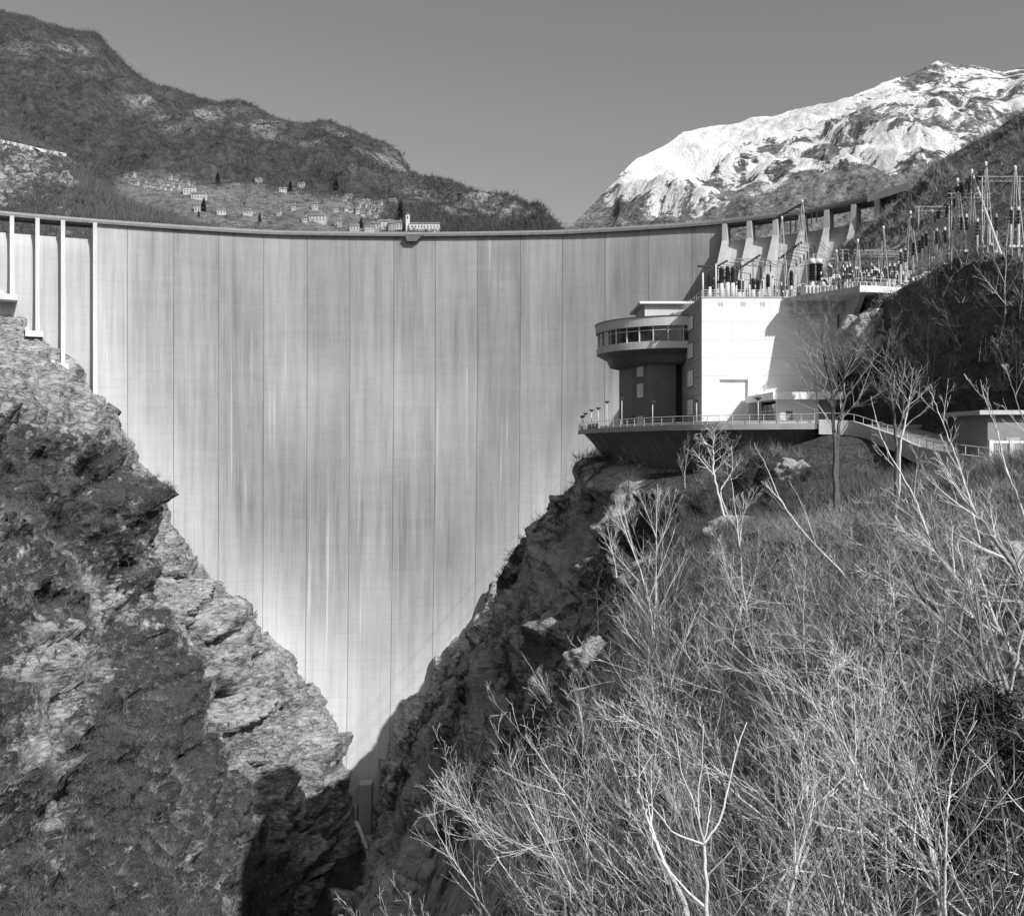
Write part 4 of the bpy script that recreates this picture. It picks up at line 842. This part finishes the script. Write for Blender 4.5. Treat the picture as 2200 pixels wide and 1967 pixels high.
mb = MB(); mb.cone(-.4,0,20*sc_+.003,23*sc_,3.2,.2,4); mb.build('spire', M['roof'], tw, False, True); mb = MB(); mb.box(-1.5,.1,-2.36,-2.31,15*sc_,18*sc_); mb.build('belfry_opening', M['dark_paint'], tw, False, True)
mb = MB(); mb.box(1.603,38,-5,5,-6,8*sc_); mb.build('nave', M['concrete_light'], e, False, True)
mb = MB(); mb.add([(1.7,-5.6,8*sc_-.3),(38.6,-5.6,8*sc_-.3),(38.6,0,11*sc_),(1.7,0,11*sc_),(38.6,5.6,8*sc_-.3),(1.7,5.6,8*sc_-.3)], [(0,1,2,3),(3,2,4,5)]); mb.build('roof', M['roof'], e, False, True)
for i in range(9):
    mb = MB(); mb.box(5+i*3.7,6.2+i*3.7,-5.08,-5.01,3,5.4); mb.build('window', M['glass'], e, False, True)
# dark firs near the villages
def conifer(h, r, n=7):
    e = empty('fir_tree', (0,0,0), 'x', 'tree'); mb = MB(); mb.tube([(0,0,-1),(0,0,h*.9)], [.5,.1], 5); mb.build('trunk', M['bark_dark'], e, False, True)
    rr = random.Random(3); vs = []; fs = []
    for i in range(420):
        t = rr.random()**.8; z = h*(.08+.92*t); R = r*(1-t)**.75*rr.uniform(.6,1.05)+.1; a = rr.uniform(0,6.283); l = 1.5+.5*rr.random(); c, s_ = math.cos(a), math.sin(a)
        b = len(vs); vs += [(c*R*.2,s_*R*.2,z+.4),(c*R-s_*l*.4,s_*R+c*l*.4,z-.5),(c*R+s_*l*.4,s_*R-c*l*.4,z-.7),(c*R*1.1,s_*R*1.1,z-.1)]; fs += [(b,b+1,b+3),(b,b+3,b+2)]
    mb = MB(); mb.v = vs; mb.f = fs; mb.build('crown', M['needles'], e, False, True); return e
FK = conifer(17, 4.6); first = True
for U, V, sc_, l in ((624,412,1.1,'dark conical fir at the left above the middle meadow'),(723,409,1.25,'broad dark conical fir high above the middle hamlet'),(861,472,1.6,'tallest dark slender fir just left of the church tower'),(438,455,1.1,'dark fir right beside the lone white house'),(427,466,.5,'small round dark bush below the lone white house'),(468,396,1.2,'dark bushy evergreen on the upper meadow'),(776,490,.8,'small dark fir left of the church village row'),(558,478,.7,'narrow dark cypress just above the dam parapet on the meadow')):
    q = hit(bvh_L, U, V)
    if q is None: continue
    o = FK if first else copy_tree(FK); first = False; o.location = q; o.scale = (sc_*.9,sc_*.9,sc_); o['label'] = l
# ------------------------------------------------------------------ woods and brush as stuff: many thin blades
def blades(name, pts, mat, n, hmin, hmax, w_, spread, seed, near=None, lean=None, ds=.8):
    r_ = np.random.RandomState(seed); P0 = np.repeat(np.asarray(pts, float), n, 0); m = len(P0); hh = r_.uniform(hmin, hmax, (m,1))
    if near: sc_ = np.clip(P0[:,1:2]/near, .22, 1.); hh = hh*sc_; w_ = w_*np.clip(P0[:,1:2]/near,.45,1.)
    P0[:, :2] += r_.normal(0, spread, (m,2)); d = r_.normal(0, ds, (m,3)); d[:,2] = np.abs(d[:,2])*.5+.75
    if lean is not None: d += np.array(lean)[None]
    d /= np.linalg.norm(d, axis=1, keepdims=True); P0[:,2] -= hmin*.25
    s_ = np.cross(d, r_.normal(0,1,(m,3))); s_ /= np.linalg.norm(s_, axis=1, keepdims=True); b_ = r_.normal(0,.26,(m,3))*hh
    W = w_*r_.uniform(.6,1.3,(m,1)); mid = P0+d*hh*.5+b_*.5; top = P0+d*hh+b_
    V_ = np.stack([P0-s_*W, P0+s_*W, mid-s_*W*.7, mid+s_*W*.7, top-s_*W*.25, top+s_*W*.25], 1).reshape(-1,3)
    b = np.arange(m)[:,None]*6; Q = np.concatenate([b+np.array([[0,1,3,2]]), b+np.array([[2,3,5,4]])], 0)
    o = obj_np(name, V_, Q, mat, False); tag(o, kind='stuff'); return o
def pick(G, n, seed, w_): 
    r_ = np.random.RandomState(seed); W = w_.ravel().astype(float); idx = r_.choice(W.size, n, p=W/W.sum()); return G.reshape(-1,3)[idx]+r_.normal(0,.25,(n,3))
def area(G): a = np.gradient(G, axis=0); b = np.gradient(G, axis=1); return np.linalg.norm(np.cross(a,b), axis=-1)
Aw = area(Gl); vm = np.clip((vegl-.3)*2.2, 0.02, 1)*(Gl[...,1] > 110)*(Gl[...,1] < 326)*(Gl[...,0] > -185)
nz = np.array([N.noise(Vector(p)*.05) for p in Gl.reshape(-1,3)]).reshape(vm.shape); dens = np.clip(.45+1.6*nz, .04, 1)
o = blades('hillside_scrub', pick(Gl, 15000, 1, Aw*vm*dens), M['bark_dark'], 26, .5, 2.0, .03, .35, 1); tag(o, 'dark leafless scrub covering the left gorge slope', 'scrub')
o = blades('dry_grass', pick(Gl, 5000, 2, Aw*vm*np.clip(.45-1.6*nz,.04,1)), M['bark_mid'], 22, .4, 1.5, .03, .3, 2); tag(o, 'paler dry brush among the scrub of the left gorge slope', 'brush')
Ar = area(Gr); Y = Gr[...,1]; XX = Gr[...,0]; ZZ = Gr[...,2]
low = (Y > 11)*(~((Y > 70)&(XX < 14)))*(~((Y > 112)&(XX < 22)))
PU = XX/np.maximum(Y,1)*F+1100; PV = HV-ZZ/np.maximum(Y,1)*F; low = low*(PU > np.interp(PV, [1040,1200,1400,1600,1800,1967,2500], [1500,1430,1320,1200,1120,1120,1140]))*(Y < 125)*(ZZ < 2.2)*(ZZ > -60)*(XX < 46)*(~((Y > 84)&(Y < 112)&(ZZ > -1.2)&(XX > 30)))*(~((Y>70)&(Y<86)&(ZZ>-2.6)))
nz = np.array([N.noise(Vector(p)*.07) for p in Gr.reshape(-1,3)]).reshape(low.shape)
o = blades('dry_brush', pick(Gr, 6500, 3, Ar*low*np.clip(.3+2.6*nz,.01,1)/(8+Y)), M['bark_dark'], 30, .4, 1.5, .012, .25, 3, 45); tag(o, 'dark dry brush on the near slope under the saplings', 'brush')
o = blades('dry_weeds', pick(Gr, 5200, 4, Ar*low*np.clip(.25-2.4*nz,.01,1)/(8+Y)), M['bark_mid'], 28, .3, 1.2, .011, .25, 4, 45); tag(o, 'pale dry weeds in clumps on the near slope', 'weeds')
fr = (Y > 125)*(Y < 322)*(ZZ < 0)*(vegr > .35); fr2 = (Y > 60)*(Y < 330)*(ZZ > 4)*(XX > 46)*(~((XX>108)&(XX<126)&(ZZ<80)&(Y>180)))
o = blades('cliff_scrub', pick(Gr, 3000, 5, Ar*fr), M['bark_dark'], 24, .5, 1.6, .035, .35, 5); tag(o, 'dark scrub clinging to the shaded right cliff', 'scrub')
o = blades('heath', pick(Gr, 9000, 6, Ar*fr2), M['bark_mid'], 26, .6, 2.3, .035, .45, 6); tag(o, 'heath and scrub on the shaded hillside above the switchyard', 'scrub')
GL = np.array([v.co for v in oL.data.vertices]); UU = GL[:,0]/GL[:,1]*F+1100; VV = HV-GL[:,2]/GL[:,1]*F
wt = (VV < 505)*(UU > -60)*(UU < 1240)*1.; md = np.array([a.value for a in oL.data.attributes['meadow'].data]); wt *= np.clip(1-md*1.05, .04, 1)*np.clip(1-np.array([a.value for a in oL.data.attributes['cliff'].data])*1.4, .05, 1); wt *= (GL[:,1] < 2620)
r_ = np.random.RandomState(9); idx = r_.choice(len(GL), 26000, p=wt/wt.sum()); pt = GL[idx]+r_.normal(0,4,(26000,3))*np.array([1,1,.3])
o = blades('bare_woods', pt, M['woods'], 8, 3, 7., .3, 2.2, 10, ds=.4); tag(o, 'leafless woods covering the mountain behind the dam', 'woods')
GN = np.array([v.co for v in oN.data.vertices]); UU = GN[:,0]/GN[:,1]*F+1100; wt = (UU > -40)*(UU < 470)*(.15+(UU > 170)*1.)*(GN[:,1]<500); idx = r_.choice(len(GN), 4500, p=wt/wt.sum())
o = blades('rocky_slope_brush', GN[idx]+r_.normal(0,.8,(4500,3))*np.array([1,1,.2]), M['bark_dark'], 14, 1.5, 5.5, .08, 1., 11, ds=.45); tag(o, 'tall dark brush on the rocky slope just beyond the left end of the dam', 'brush')
# ------------------------------------------------------------------ bare trees
def rv(r_): return Vector((r_.gauss(0,1), r_.gauss(0,1), r_.gauss(0,1)))
RMIN = .0065
ORG = None; LU = [850,900,1050,1200,1330,1450,1520,1600,1700,1800,1900,2000,2200,2500]; LV = [1900,1800,1620,1440,1290,1210,1150,1090,1040,1010,1010,1015,1025,1030]
LVB = [1780,1700,1560,1380,1060,1040,1100,1050,1000,950,870,820,770,720]; LMODE = 0
def vlim(U): return np.interp(U, LU, LVB if LMODE else LV)
def above(p): q = p+ORG; return q.y > 2 and HV-q.z/q.y*F < vlim(1100+q.x/q.y*F)
def branch(mb, p, d, L, r, lev, r_, nch, up=.05, n=3, ang=(25,48), wig=.1):
    ns = 5 if lev >= 2 else (4 if lev == 1 else 3); pts = [p.copy()]; dirs = [d.copy()]; rad = [r]
    for i in range(ns):
        d = (d+rv(r_)*wig+Vector((0,0,up))).normalized(); p = p+d*(L/ns); pts.append(p.copy()); dirs.append(d.copy()); rad.append(max(RMIN*.8, r*(1-.72*(i+1)/ns)))
    if ORG is not None:
        k_ = next((i for i, q in enumerate(pts) if above(q)), None)
        if k_ is not None:
            if k_ < 2: return
            pts = pts[:k_]; rad = rad[:k_]
    mb.tube(pts, rad, n)
    if lev > 0: kids(mb, pts, rad, L, lev, r_, nch, up, ang, .22, wig)
def kids(mb, pts, rad, L, lev, r_, nch, up, ang, t0, wig=.1, lf=.46):
    k = nch[0]; ns = len(pts)-1; phi = r_.uniform(0,6.28)
    for i in range(k):
        t = t0+(1-t0)*(i+r_.random()*.8)/k; f = min(t*ns, ns-1e-3); a = int(f); q = pts[a].lerp(pts[a+1], f-a); dd = (pts[a+1]-pts[a]).normalized(); rr = rad[a]*(1-(f-a))+rad[a+1]*(f-a)
        phi += 2.4+r_.uniform(-.5,.5); s1 = dd.orthogonal().normalized(); s2 = dd.cross(s1); an = math.radians(r_.uniform(*ang)); nd = dd*math.cos(an)+(s1*math.cos(phi)+s2*math.sin(phi))*math.sin(an)
        branch(mb, q, nd, L*lf*(1.15-.55*t)*r_.uniform(.75,1.2), max(RMIN, rr*.58), lev-1, r_, nch[1:] if len(nch) > 1 else nch, up, 3, ang, wig)
def tree(name, pts, rad, nch, label, cat, mat='bark', seed=1, group=None, lev=3, t0=.25, up=.06, ang=(25,48), lf=.46, wig=.1, parent_at=None, crownmat=None, prune=False):
    r_ = random.Random(seed); pts = [Vector(p) for p in pts]; base = pts[0].copy(); loc = parent_at if parent_at is not None else base
    e = empty(name, tuple(loc), label, cat, group); pts = [p-base for p in pts]
    # smooth the trunk line
    K = np.array([list(p) for p in pts]); n_ = 6*(len(pts)-1)+1; sm_ = catmull(K, np.linspace(0, len(pts)-1, n_)) if len(pts) > 2 else np.array([list(pts[0].lerp(pts[1], t)) for t in np.linspace(0,1,7).tolist()])
    pts = [Vector(v)+rv(r_)*rad[0]*.25*(0 if i == 0 else 1) for i, v in enumerate(sm_)]; R = np.interp(np.linspace(0,1,len(pts)), np.linspace(0,1,len(rad)), rad)
    global ORG
    ORG = base if prune else None
    mb = MB(); mb.tube(pts, list(R), 7); mb.build('trunk', M[mat], e, True, True)
    L = sum((pts[i+1]-pts[i]).length for i in range(len(pts)-1)); mb = MB(); kids(mb, pts, list(R), L, lev, r_, nch, up, ang, t0, wig, lf); mb.build('crown', M[crownmat or mat], e, False, True); ORG = None
    return e
# sapling prototypes and long leaning whips
SP = []; HS = []
for k in range(12):
    r_ = random.Random(100+k); H = r_.uniform(4.5,8.5); ln = Vector((r_.uniform(-.35,.1), r_.uniform(-.2,.15), 1)); n_ = 5
    pts = [Vector((0,0,-.6))]; d = ln.normalized()
    for i in range(n_): d = (d+rv(r_)*.08+Vector((0,0,.03))).normalized(); pts.append(pts[-1]+d*H/n_)
    HS.append((pts[-1]-Vector((0,0,0))).z); SP.append(tree('sapling', pts, [.035+.006*H, .045, .012], [9,5,3] if k % 3 else [7,6,3], 'x', 'sapling', ('bark','bark_dark','bark_mid')[k % 3], 200+k, None, 3, .15, .05, (16,40) if k % 2 else (32,68), .56, .055 if k % 2 else .12, parent_at=Vector((0,0,0))))
for k in range(12, 17):
    r_ = random.Random(300+k); H = r_.uniform(7,11); pts = [Vector((0,0,-.6))]; d = Vector((-.75, r_.uniform(-.5,.5), r_.uniform(.25,.8))).normalized()
    for i in range(6): d = (d+rv(r_)*.05+Vector((0,0,.13))).normalized(); pts.append(pts[-1]+d*H/6)
    HS.append(pts[-1].z); SP.append(tree('leaning_sapling', pts, [.05,.035,.01], [8,5,2], 'x', 'sapling', 'bark' if k % 2 else 'bark_mid', 330+k, None, 3, .2, .05, (18,55), .42, .08, parent_at=Vector((0,0,0)), crownmat='bark'))
usedk = set(); r_ = random.Random(77); cnt = 0; placed = []
def put_sap(k, q, rz, sc, tilt, label, grp):
    o = SP[k] if k not in usedk else copy_tree(SP[k]); usedk.add(k); o.location = q; o.rotation_euler = (tilt[0], tilt[1], rz); o.scale = (sc,)*3; o['label'] = label; o['group'] = grp; o['category'] = 'sapling'
tries = 0
while cnt < 215 and tries < 9000:
    tries += 1; U = r_.uniform(860, 2300); V = 1040+1500*r_.random()**.85
    lim = np.interp(V, [1040,1200,1400,1600,1800,1967,2500], [1540,1450,1330,1210,1120,1110,1120])
    if U < lim: continue
    q = hit(bvh_r, U, V, (0,0,0))
    if q is None or q.y > 108 or q.y < 9 or q.z > -1.2 or (q.y > 74 and q.x < 15): continue
    if any((q-z).length < .012*q.y*2.2 for z in placed): continue
    if q.y < 15 and q.x > 4 and r_.random() < .4: continue
    if q.y < 23 and U > 1930 and U < 2230 and r_.random() < .85: continue
    placed.append(q); band = 'in the tangled thicket on the near slope' if q.y < 45 else 'on the sunny slope below the terrace road'
    s_ = r_.uniform(.6,1.05)*(1 if q.y > 30 else .75)
    k = r_.randrange(12) if r_.random() < (.85 if U < 1550 else .7) else r_.randrange(12,17); ub = 1100+(q.x-.15*HS[k])/q.y*F; vt = vlim(ub)+{0:40,1:90,2:140,3:240}[r_.randrange(4)]+(30 if ub < 1300 else 0); smax = (Z(vt, q.y)-q.z)/(HS[k]*1.12); s_ = min(s_, smax)
    if s_ < .2: continue
    if ub < lim-60: continue
    put_sap(k, q, r_.uniform(-.9,.9), s_, (r_.uniform(-.08,.08), r_.uniform(-.25,.05)), ('long pale stem leaning to the left ' if k > 11 else ('pale','dark','grey')[k % 3]+' leafless sapling ')+band, 'leafless saplings '+band); cnt += 1
# shaded saplings on the dark hillside at the right, and on the shaded cliff
for i in range(34):
    for t in range(30):
        U, V = (r_.uniform(1990,2200), r_.uniform(640,900)) if i < 18 else ((r_.uniform(1100,1500), r_.uniform(1000,1400)) if i < 28 else (r_.uniform(860,1100), r_.uniform(1650,1900)))
        q = hit(bvh_r, U, V)
        if q is not None and (q.y > (86 if i < 18 else 60) and q.y < 215) and (i >= 18 or q.z > 4): break
    else: continue
    lb = 'on the dark hillside behind the access road' if i < 18 else 'on the rock face below the terrace' if i < 28 else 'deep in the shade at the bottom of the cliff'
    put_sap(r_.randrange(12), q, r_.uniform(-3,3), r_.uniform(.5,.95), (0,r_.uniform(-.2,.1)), 'leafless sapling '+lb, 'leafless saplings '+lb)
for i in range(60):
    for t_ in range(20):
        q = hit(bvh_l, r_.uniform(0,620), r_.uniform(900,1960))
        if q is not None and 120 < q.y < 300 and q.z < 10: break
    else: continue
    put_sap(r_.choice((1,4,7,10)), q, r_.uniform(-3,3), r_.uniform(.45,.95), (0,r_.uniform(0,.4)), 'dark leafless shrub rooted among the rocks of the left gorge slope', 'leafless shrubs on the left gorge slope')
# trees one can tell apart
def gp(x, y): return Vector((x, y, gz_r(x, y, 3 if y < 112 else 200)-.3))
def tp(U, V, y): return P(U, V, y)
g = gp(X(1795,70), 70)
tree('bare_tree', [g, tp(1792,960,70), tp(1788,850,70.5), tp(1772,770,70), tp(1762,690,69.5)], [.17,.14,.11,.06,.015], [14,9,5,3], 'tall leafless tree with dark furrowed trunk in front of the annex and slab', 'tree', 'bark_dark', 31, None, 3, .3, .08, (22,50), .42, crownmat='bark_mid')
tree('bare_tree', [g+Vector((.25,.4,0)), tp(1800,930,70.4), tp(1815,850,70.7), tp(1800,780,70.3)], [.16,.13,.09,.02], [9,6,4], 'second trunk leaning right beside the tall tree in front of the annex', 'tree', 'bark_dark', 32, None, 3, .3, .06, crownmat='bark_mid')
g = gp(X(1925,62), 62)
tree('bare_tree', [g, tp(1927,980,62), tp(1922,900,62.4), tp(1908,820,62), tp(1898,765,61.5)], [.15,.12,.09,.06,.02], [11,7,4], 'leafless fork-crowned tree in front of the curving access road wall', 'tree', 'bark_dark', 33, None, 3, .35, .08, (22,45), .42, crownmat='bark_mid')
tree('bare_tree', [g+Vector((.2,.1,.3)), tp(1935,960,62.2), tp(1950,880,62.7), tp(1958,830,63)], [.09,.08,.05,.015], [9,6,3], 'thin stem leaning right beside the fork-crowned tree', 'tree', 'bark', 34, None, 2, .4, .08)
g = gp(X(1572,88), 88)
tree('white_birch', [g, tp(1556,1110,88), tp(1541,1050,88), tp(1533,1010,88.2), tp(1532,960,88.3), tp(1536,932,88.2)], [.13,.12,.11,.1,.06,.02], [15,8,4], 'small crooked white birch standing out against the dark terrace wall', 'birch', 'bark', 35, None, 3, .52, .05, (30,60), .36)
tree('white_birch', [g+Vector((0,.3,.2)), tp(1548,1060,88.3), tp(1556,1040,88.6), tp(1573,1010,88.8), tp(1572,960,89)], [.07,.07,.06,.05,.015], [9,6,3], 'thin right fork of the white birch against the dark terrace wall', 'birch', 'bark', 36, None, 2, .55, .05, (30,60), .36)
def seat(y, pts): 
    a = Vector(pts[0]); g_ = gp(a.x, a.y); 
    return [Vector((a.x,a.y,min(a.z, g_.z)))]+[Vector(p) for p in pts]
d = 15.
tree('forked_sapling', seat(d, [tp(1520,2060,d), tp(1516,1900,d), tp(1512,1812,d)]), [.04,.038,.033,.028], [3,2], 'smooth white sapling stem at the bottom centre carrying an open candelabra of shoots', 'sapling', 'bark', 40, None, 1, .5, .1, (40,70), .16)
fk = tp(1512,1812,d)
for i, (pp, rr, l) in enumerate((([(1450,1790),(1400,1730),(1368,1700)], .018, 'lowest left shoot of the white candelabra sapling'),([(1500,1760),(1487,1715),(1464,1660),(1451,1565)], .02, 'left upright shoot of the white candelabra sapling'),([(1502,1770),(1500,1700),(1508,1640),(1511,1556)], .02, 'middle shoot of the white candelabra sapling'),([(1545,1765),(1565,1690),(1580,1620),(1604,1550)], .021, 'right arching shoot of the white candelabra sapling'),([(1520,1770),(1528,1715),(1516,1640)], .014, 'thinnest inner shoot of the white candelabra sapling'))):
    pts = [fk]+[tp(u,v,d+(i-2)*.12*(j+1)) for j,(u,v) in enumerate(pp)]; tree('shoot', pts, [rr,rr*.8,rr*.35], [3,2], l, 'shoot', 'bark', 50+i, None, 0, .4, .1, (20,40), .12)
tree('leaning_sapling', seat(18, [tp(1480,2000,18), tp(1440,1880,18), tp(1405,1800,18.3), tp(1385,1740,18.5), tp(1368,1690,18.6)]), [.06,.06,.045,.035,.025,.012], [5,3], 'leaning white stem left of the candelabra sapling', 'sapling', 'bark', 60, None, 2, .3, .1, (25,50), .2)
LMODE = 1
BIG = [([(2190,2010),(2140,1890),(2105,1780),(2070,1720),(2040,1670)], [(2010,1600),(1975,1540),(1940,1480),(1890,1390),(1830,1310)], 24, .17, 'bark_dark', 'thick dark trunk leaning up to the left beside the evergreen at lower right'),
       ([(2260,1720),(2210,1560),(2150,1490)], [(2095,1400),(2040,1340),(1990,1290),(1930,1200)], 27, .14, 'bark_dark', 'dark leaning trunk entering from the right edge above the evergreen'),
       ([(2290,1580),(2200,1450),(2160,1390)], [(2110,1320),(2070,1260),(2020,1190),(1960,1100)], 30, .13, 'bark_mid', 'grey leaning trunk above the dark ones at the right edge'),
       ([(2300,1380),(2230,1300),(2180,1220)], [(2130,1150),(2080,1080),(2030,1010)], 33, .12, 'bark_mid', 'highest leaning trunk at the right edge beside the pale rock'),
       ([(1700,2080),(1690,1960),(1708,1880)], [(1728,1800),(1745,1740),(1748,1690)], 17, .05, 'bark', 'smooth light stem curving right in the lower middle of the thicket'),
       ([(1640,2080),(1650,1980),(1670,1900)], [(1712,1840),(1700,1780),(1650,1720),(1560,1650)], 20, .045, 'bark', 'light stem bending back left in the lower middle of the thicket'),
       ([(2020,2080),(2018,1940),(2014,1860)], [(1990,1780),(1968,1700),(1950,1620)], 19, .045, 'bark', 'upright pale stem with a fork at the lower right'),
       ([(2030,2000),(2030,1850),(2035,1750)], [(2042,1690),(2048,1640),(2050,1560)], 16, .03, 'bark', 'thin straight pale shoot in front of the thick dark trunk'),
       ([(1900,2100),(1860,1960),(1800,1890)], [(1700,1800),(1600,1720),(1500,1640),(1400,1560)], 26, .07, 'bark', 'long low stem sweeping up to the left across the thicket'),
       ([(2100,2000),(2000,1880),(1920,1790)], [(1860,1690),(1820,1610),(1790,1520),(1780,1450)], 22, .06, 'bark', 'sweeping pale stem left of the thick dark trunk'),
       ([(1500,1620),(1440,1500),(1410,1420)], [(1400,1330),(1380,1240),(1340,1130),(1320,1070)], 55, .1, 'bark', 'tall pale tree rising in the middle of the slope left of the thicket'),
       ([(1420,1600),(1415,1480),(1412,1350)], [(1410,1230),(1410,1130),(1412,1040)], 60, .1, 'bark', 'straight slim pale tree beside the tall one in front of the drilled rock'),
       ([(1640,1560),(1620,1400),(1600,1290)], [(1590,1180),(1580,1100),(1570,1020)], 50, .08, 'bark', 'slim pale tree below the white birch'),
       ([(1560,1640),(1555,1500),(1548,1440)], [(1546,1380),(1548,1310),(1540,1230)], 36, .05, 'bark_dark', 'dark thin stem with a cross-shaped fork in the middle of the thicket'),
       ([(1880,1300),(1760,1180),(1700,1110)], [(1670,1060),(1650,1010),(1620,950)], 48, .07, 'bark', 'leaning pale tree reaching toward the terrace wall'),
       ([(2010,1260),(1990,1140),(1960,1060)], [(1925,1000),(1890,930),(1870,850)], 45, .07, 'bark', 'leaning pale shoot crossing the access road wall'),
       ([(2120,1240),(2090,1100),(2060,1000)], [(2030,920),(2010,870),(1995,830)], 42, .06, 'bark', 'pale shoot reaching up in front of the gate, left one'),
       ([(2230,1200),(2190,1080),(2160,1000)], [(2140,920),(2120,870),(2105,815)], 40, .06, 'bark', 'pale shoot reaching up in front of the gate, right one'),
       ([(2260,1080),(2220,960),(2190,880)], [(2170,820),(2155,780)], 44, .05, 'bark_mid', 'pale shoot crossing the hut at the right edge'),
       ([(1330,1700),(1260,1620),(1220,1560)], [(1180,1500),(1150,1450),(1120,1400)], 62, .07, 'bark', 'leftmost pale stem leaning over the cliff edge'),
       ([(1180,1900),(1100,1830),(1060,1800)], [(1010,1760),(960,1700),(920,1640)], 44, .05, 'bark', 'pale branchy stem arching out over the gorge'),
       ([(1100,2040),(1040,1950),(1010,1900)], [(970,1840),(940,1790),(925,1760)], 40, .045, 'bark', 'pale stem hanging out over the gorge near the bottom edge')]
for i, (lo, hi, d, r0, mt, l) in enumerate(BIG):
    pts = seat(d, [tp(u,v,d) for u,v in lo])+[tp(u,v,d+.35*(j+1)) for j,(u,v) in enumerate(hi)]
    n_ = len(pts); rad = list(np.interp(np.linspace(0,1,6), [0,.4,1], [r0,r0*.75,r0*.12]))
    tree('bare_tree', pts, rad, ([5,4,2] if 14 <= i <= 18 else [12,6,3] if d > 21 else [8,4,3]), l, 'tree', mt, 300+i, None, 3 if r0 > .045 else 2, .3, .06, (15,38), .24 if 14 <= i <= 18 else .33 if d > 21 else .25, .05, prune=True, crownmat='bark' if mt != 'bark_dark' else 'bark_mid')
# evergreen at the lower right
e = empty('evergreen_shrub', tuple(P(2125,1835,22)), 'dark dense evergreen with drooping sprays behind the thick trunk at lower right', 'evergreen'); b0 = P(2125,1835,22); rr = random.Random(4)
g_ = gp(b0.x, b0.y); mb = MB(); mb.tube([Vector((0,0,min(0,g_.z-b0.z))), Vector((.1,0,1.5)), Vector((.2,.1,3.5))], [.12,.1,.03], 6); tk = mb
vs, fs = [], []
for i in range(60):
    z = rr.uniform(.3,3.5); a = rr.uniform(0,6.28); L = (1.6-.22*abs(z-1.8))*rr.uniform(.6,1.); d = Vector((math.cos(a), math.sin(a)*.8, rr.uniform(-.1,.35))).normalized(); p0 = Vector((.1,0,z)); pts = [p0+d*L*t-Vector((0,0,.25*t*t*L)) for t in (0,.25,.5,.75,1)]
    tk.tube(pts, [.03,.02,.015,.01,.006], 3)
    for j in range(150):
        t = rr.uniform(.15,1); q = p0+d*L*t-Vector((0,0,.25*t*t*L)); u = (d+rv(rr)*.7).normalized()*rr.uniform(.12,.3); s_ = u.cross(rv(rr)).normalized()*.02; q = q+rv(rr)*.14; b = len(vs); vs += [tuple(q-s_),tuple(q+s_),tuple(q+u+s_*.5),tuple(q+u-s_*.5)]; fs.append((b,b+1,b+2,b+3))
tk.build('trunk', M['bark_dark'], e, False, True); mb = MB(); mb.v = vs; mb.f = fs; mb.build('foliage', M['needles'], e, False, True)
# pale rock at the right edge, dead logs at the gorge bottom
def boulder(loc, sx, sy, sz, label, seed, mat='outcrop'):
    n_ = 30; vs = []
    for i in range(n_):
        for j in range(n_*2):
            th = math.pi*i/(n_-1); ph = math.pi*j/n_; d = Vector((math.sin(th)*math.cos(ph), math.sin(th)*math.sin(ph), math.cos(th))); rr_ = 1+.3*fbm(d*1.2+Vector((seed,0,0)))+.16*(N.cell(d*2.2+Vector((seed,1,0)))-.5)+.06*fbm(d*5); vs.append((d.x*sx*rr_, d.y*sy*rr_, d.z*sz*rr_))
    q_ = [(i*n_*2+j, (i+1)*n_*2+j, (i+1)*n_*2+(j+1)%(n_*2), i*n_*2+(j+1)%(n_*2)) for i in range(n_-1) for j in range(n_*2)]
    o = obj_np('boulder', vs, q_, M[mat], False, {'veg': [0.1]*len(vs)}); o.location = loc; tag(o, label, 'rock'); return o
boulder(P(2190,1300,40), 1.6, 1.8, 2.6, 'tall pale boulder at the right edge behind leaning trunks', 3); boulder(P(2150,1180,46), 1.6, 1.6, 1.2, 'smaller pale boulder above the tall one at the right edge', 5)
for (U, V, s_, l) in ((1290,1400,1.8,'bright broken rock on the slope above the cliff edge'),(1580,1130,2.4,'rounded light rock below the white birch'),(1700,1000,1.6,'light rock bulge under the access road')):
    q = hit(bvh_r, U, V)
    if q is not None: boulder(q-Vector((0,0,s_*.35)), s_*1.2, s_, s_*.8, l, U*.01)
lg = [(764,1765,205),(772,1778,204),(780,1800,203),(788,1822,202)]; mb = MB(); mb.tube([P(*a) for a in lg], [.5,.42,.4,.3], 6); mb.tube([P(772,1778,204), P(766,1786,204)], [.25,.1], 4); tag(mb.build('dead_log', M['bark']), 'bleached broken tree trunk leaning on the rock at the gorge bottom', 'log')
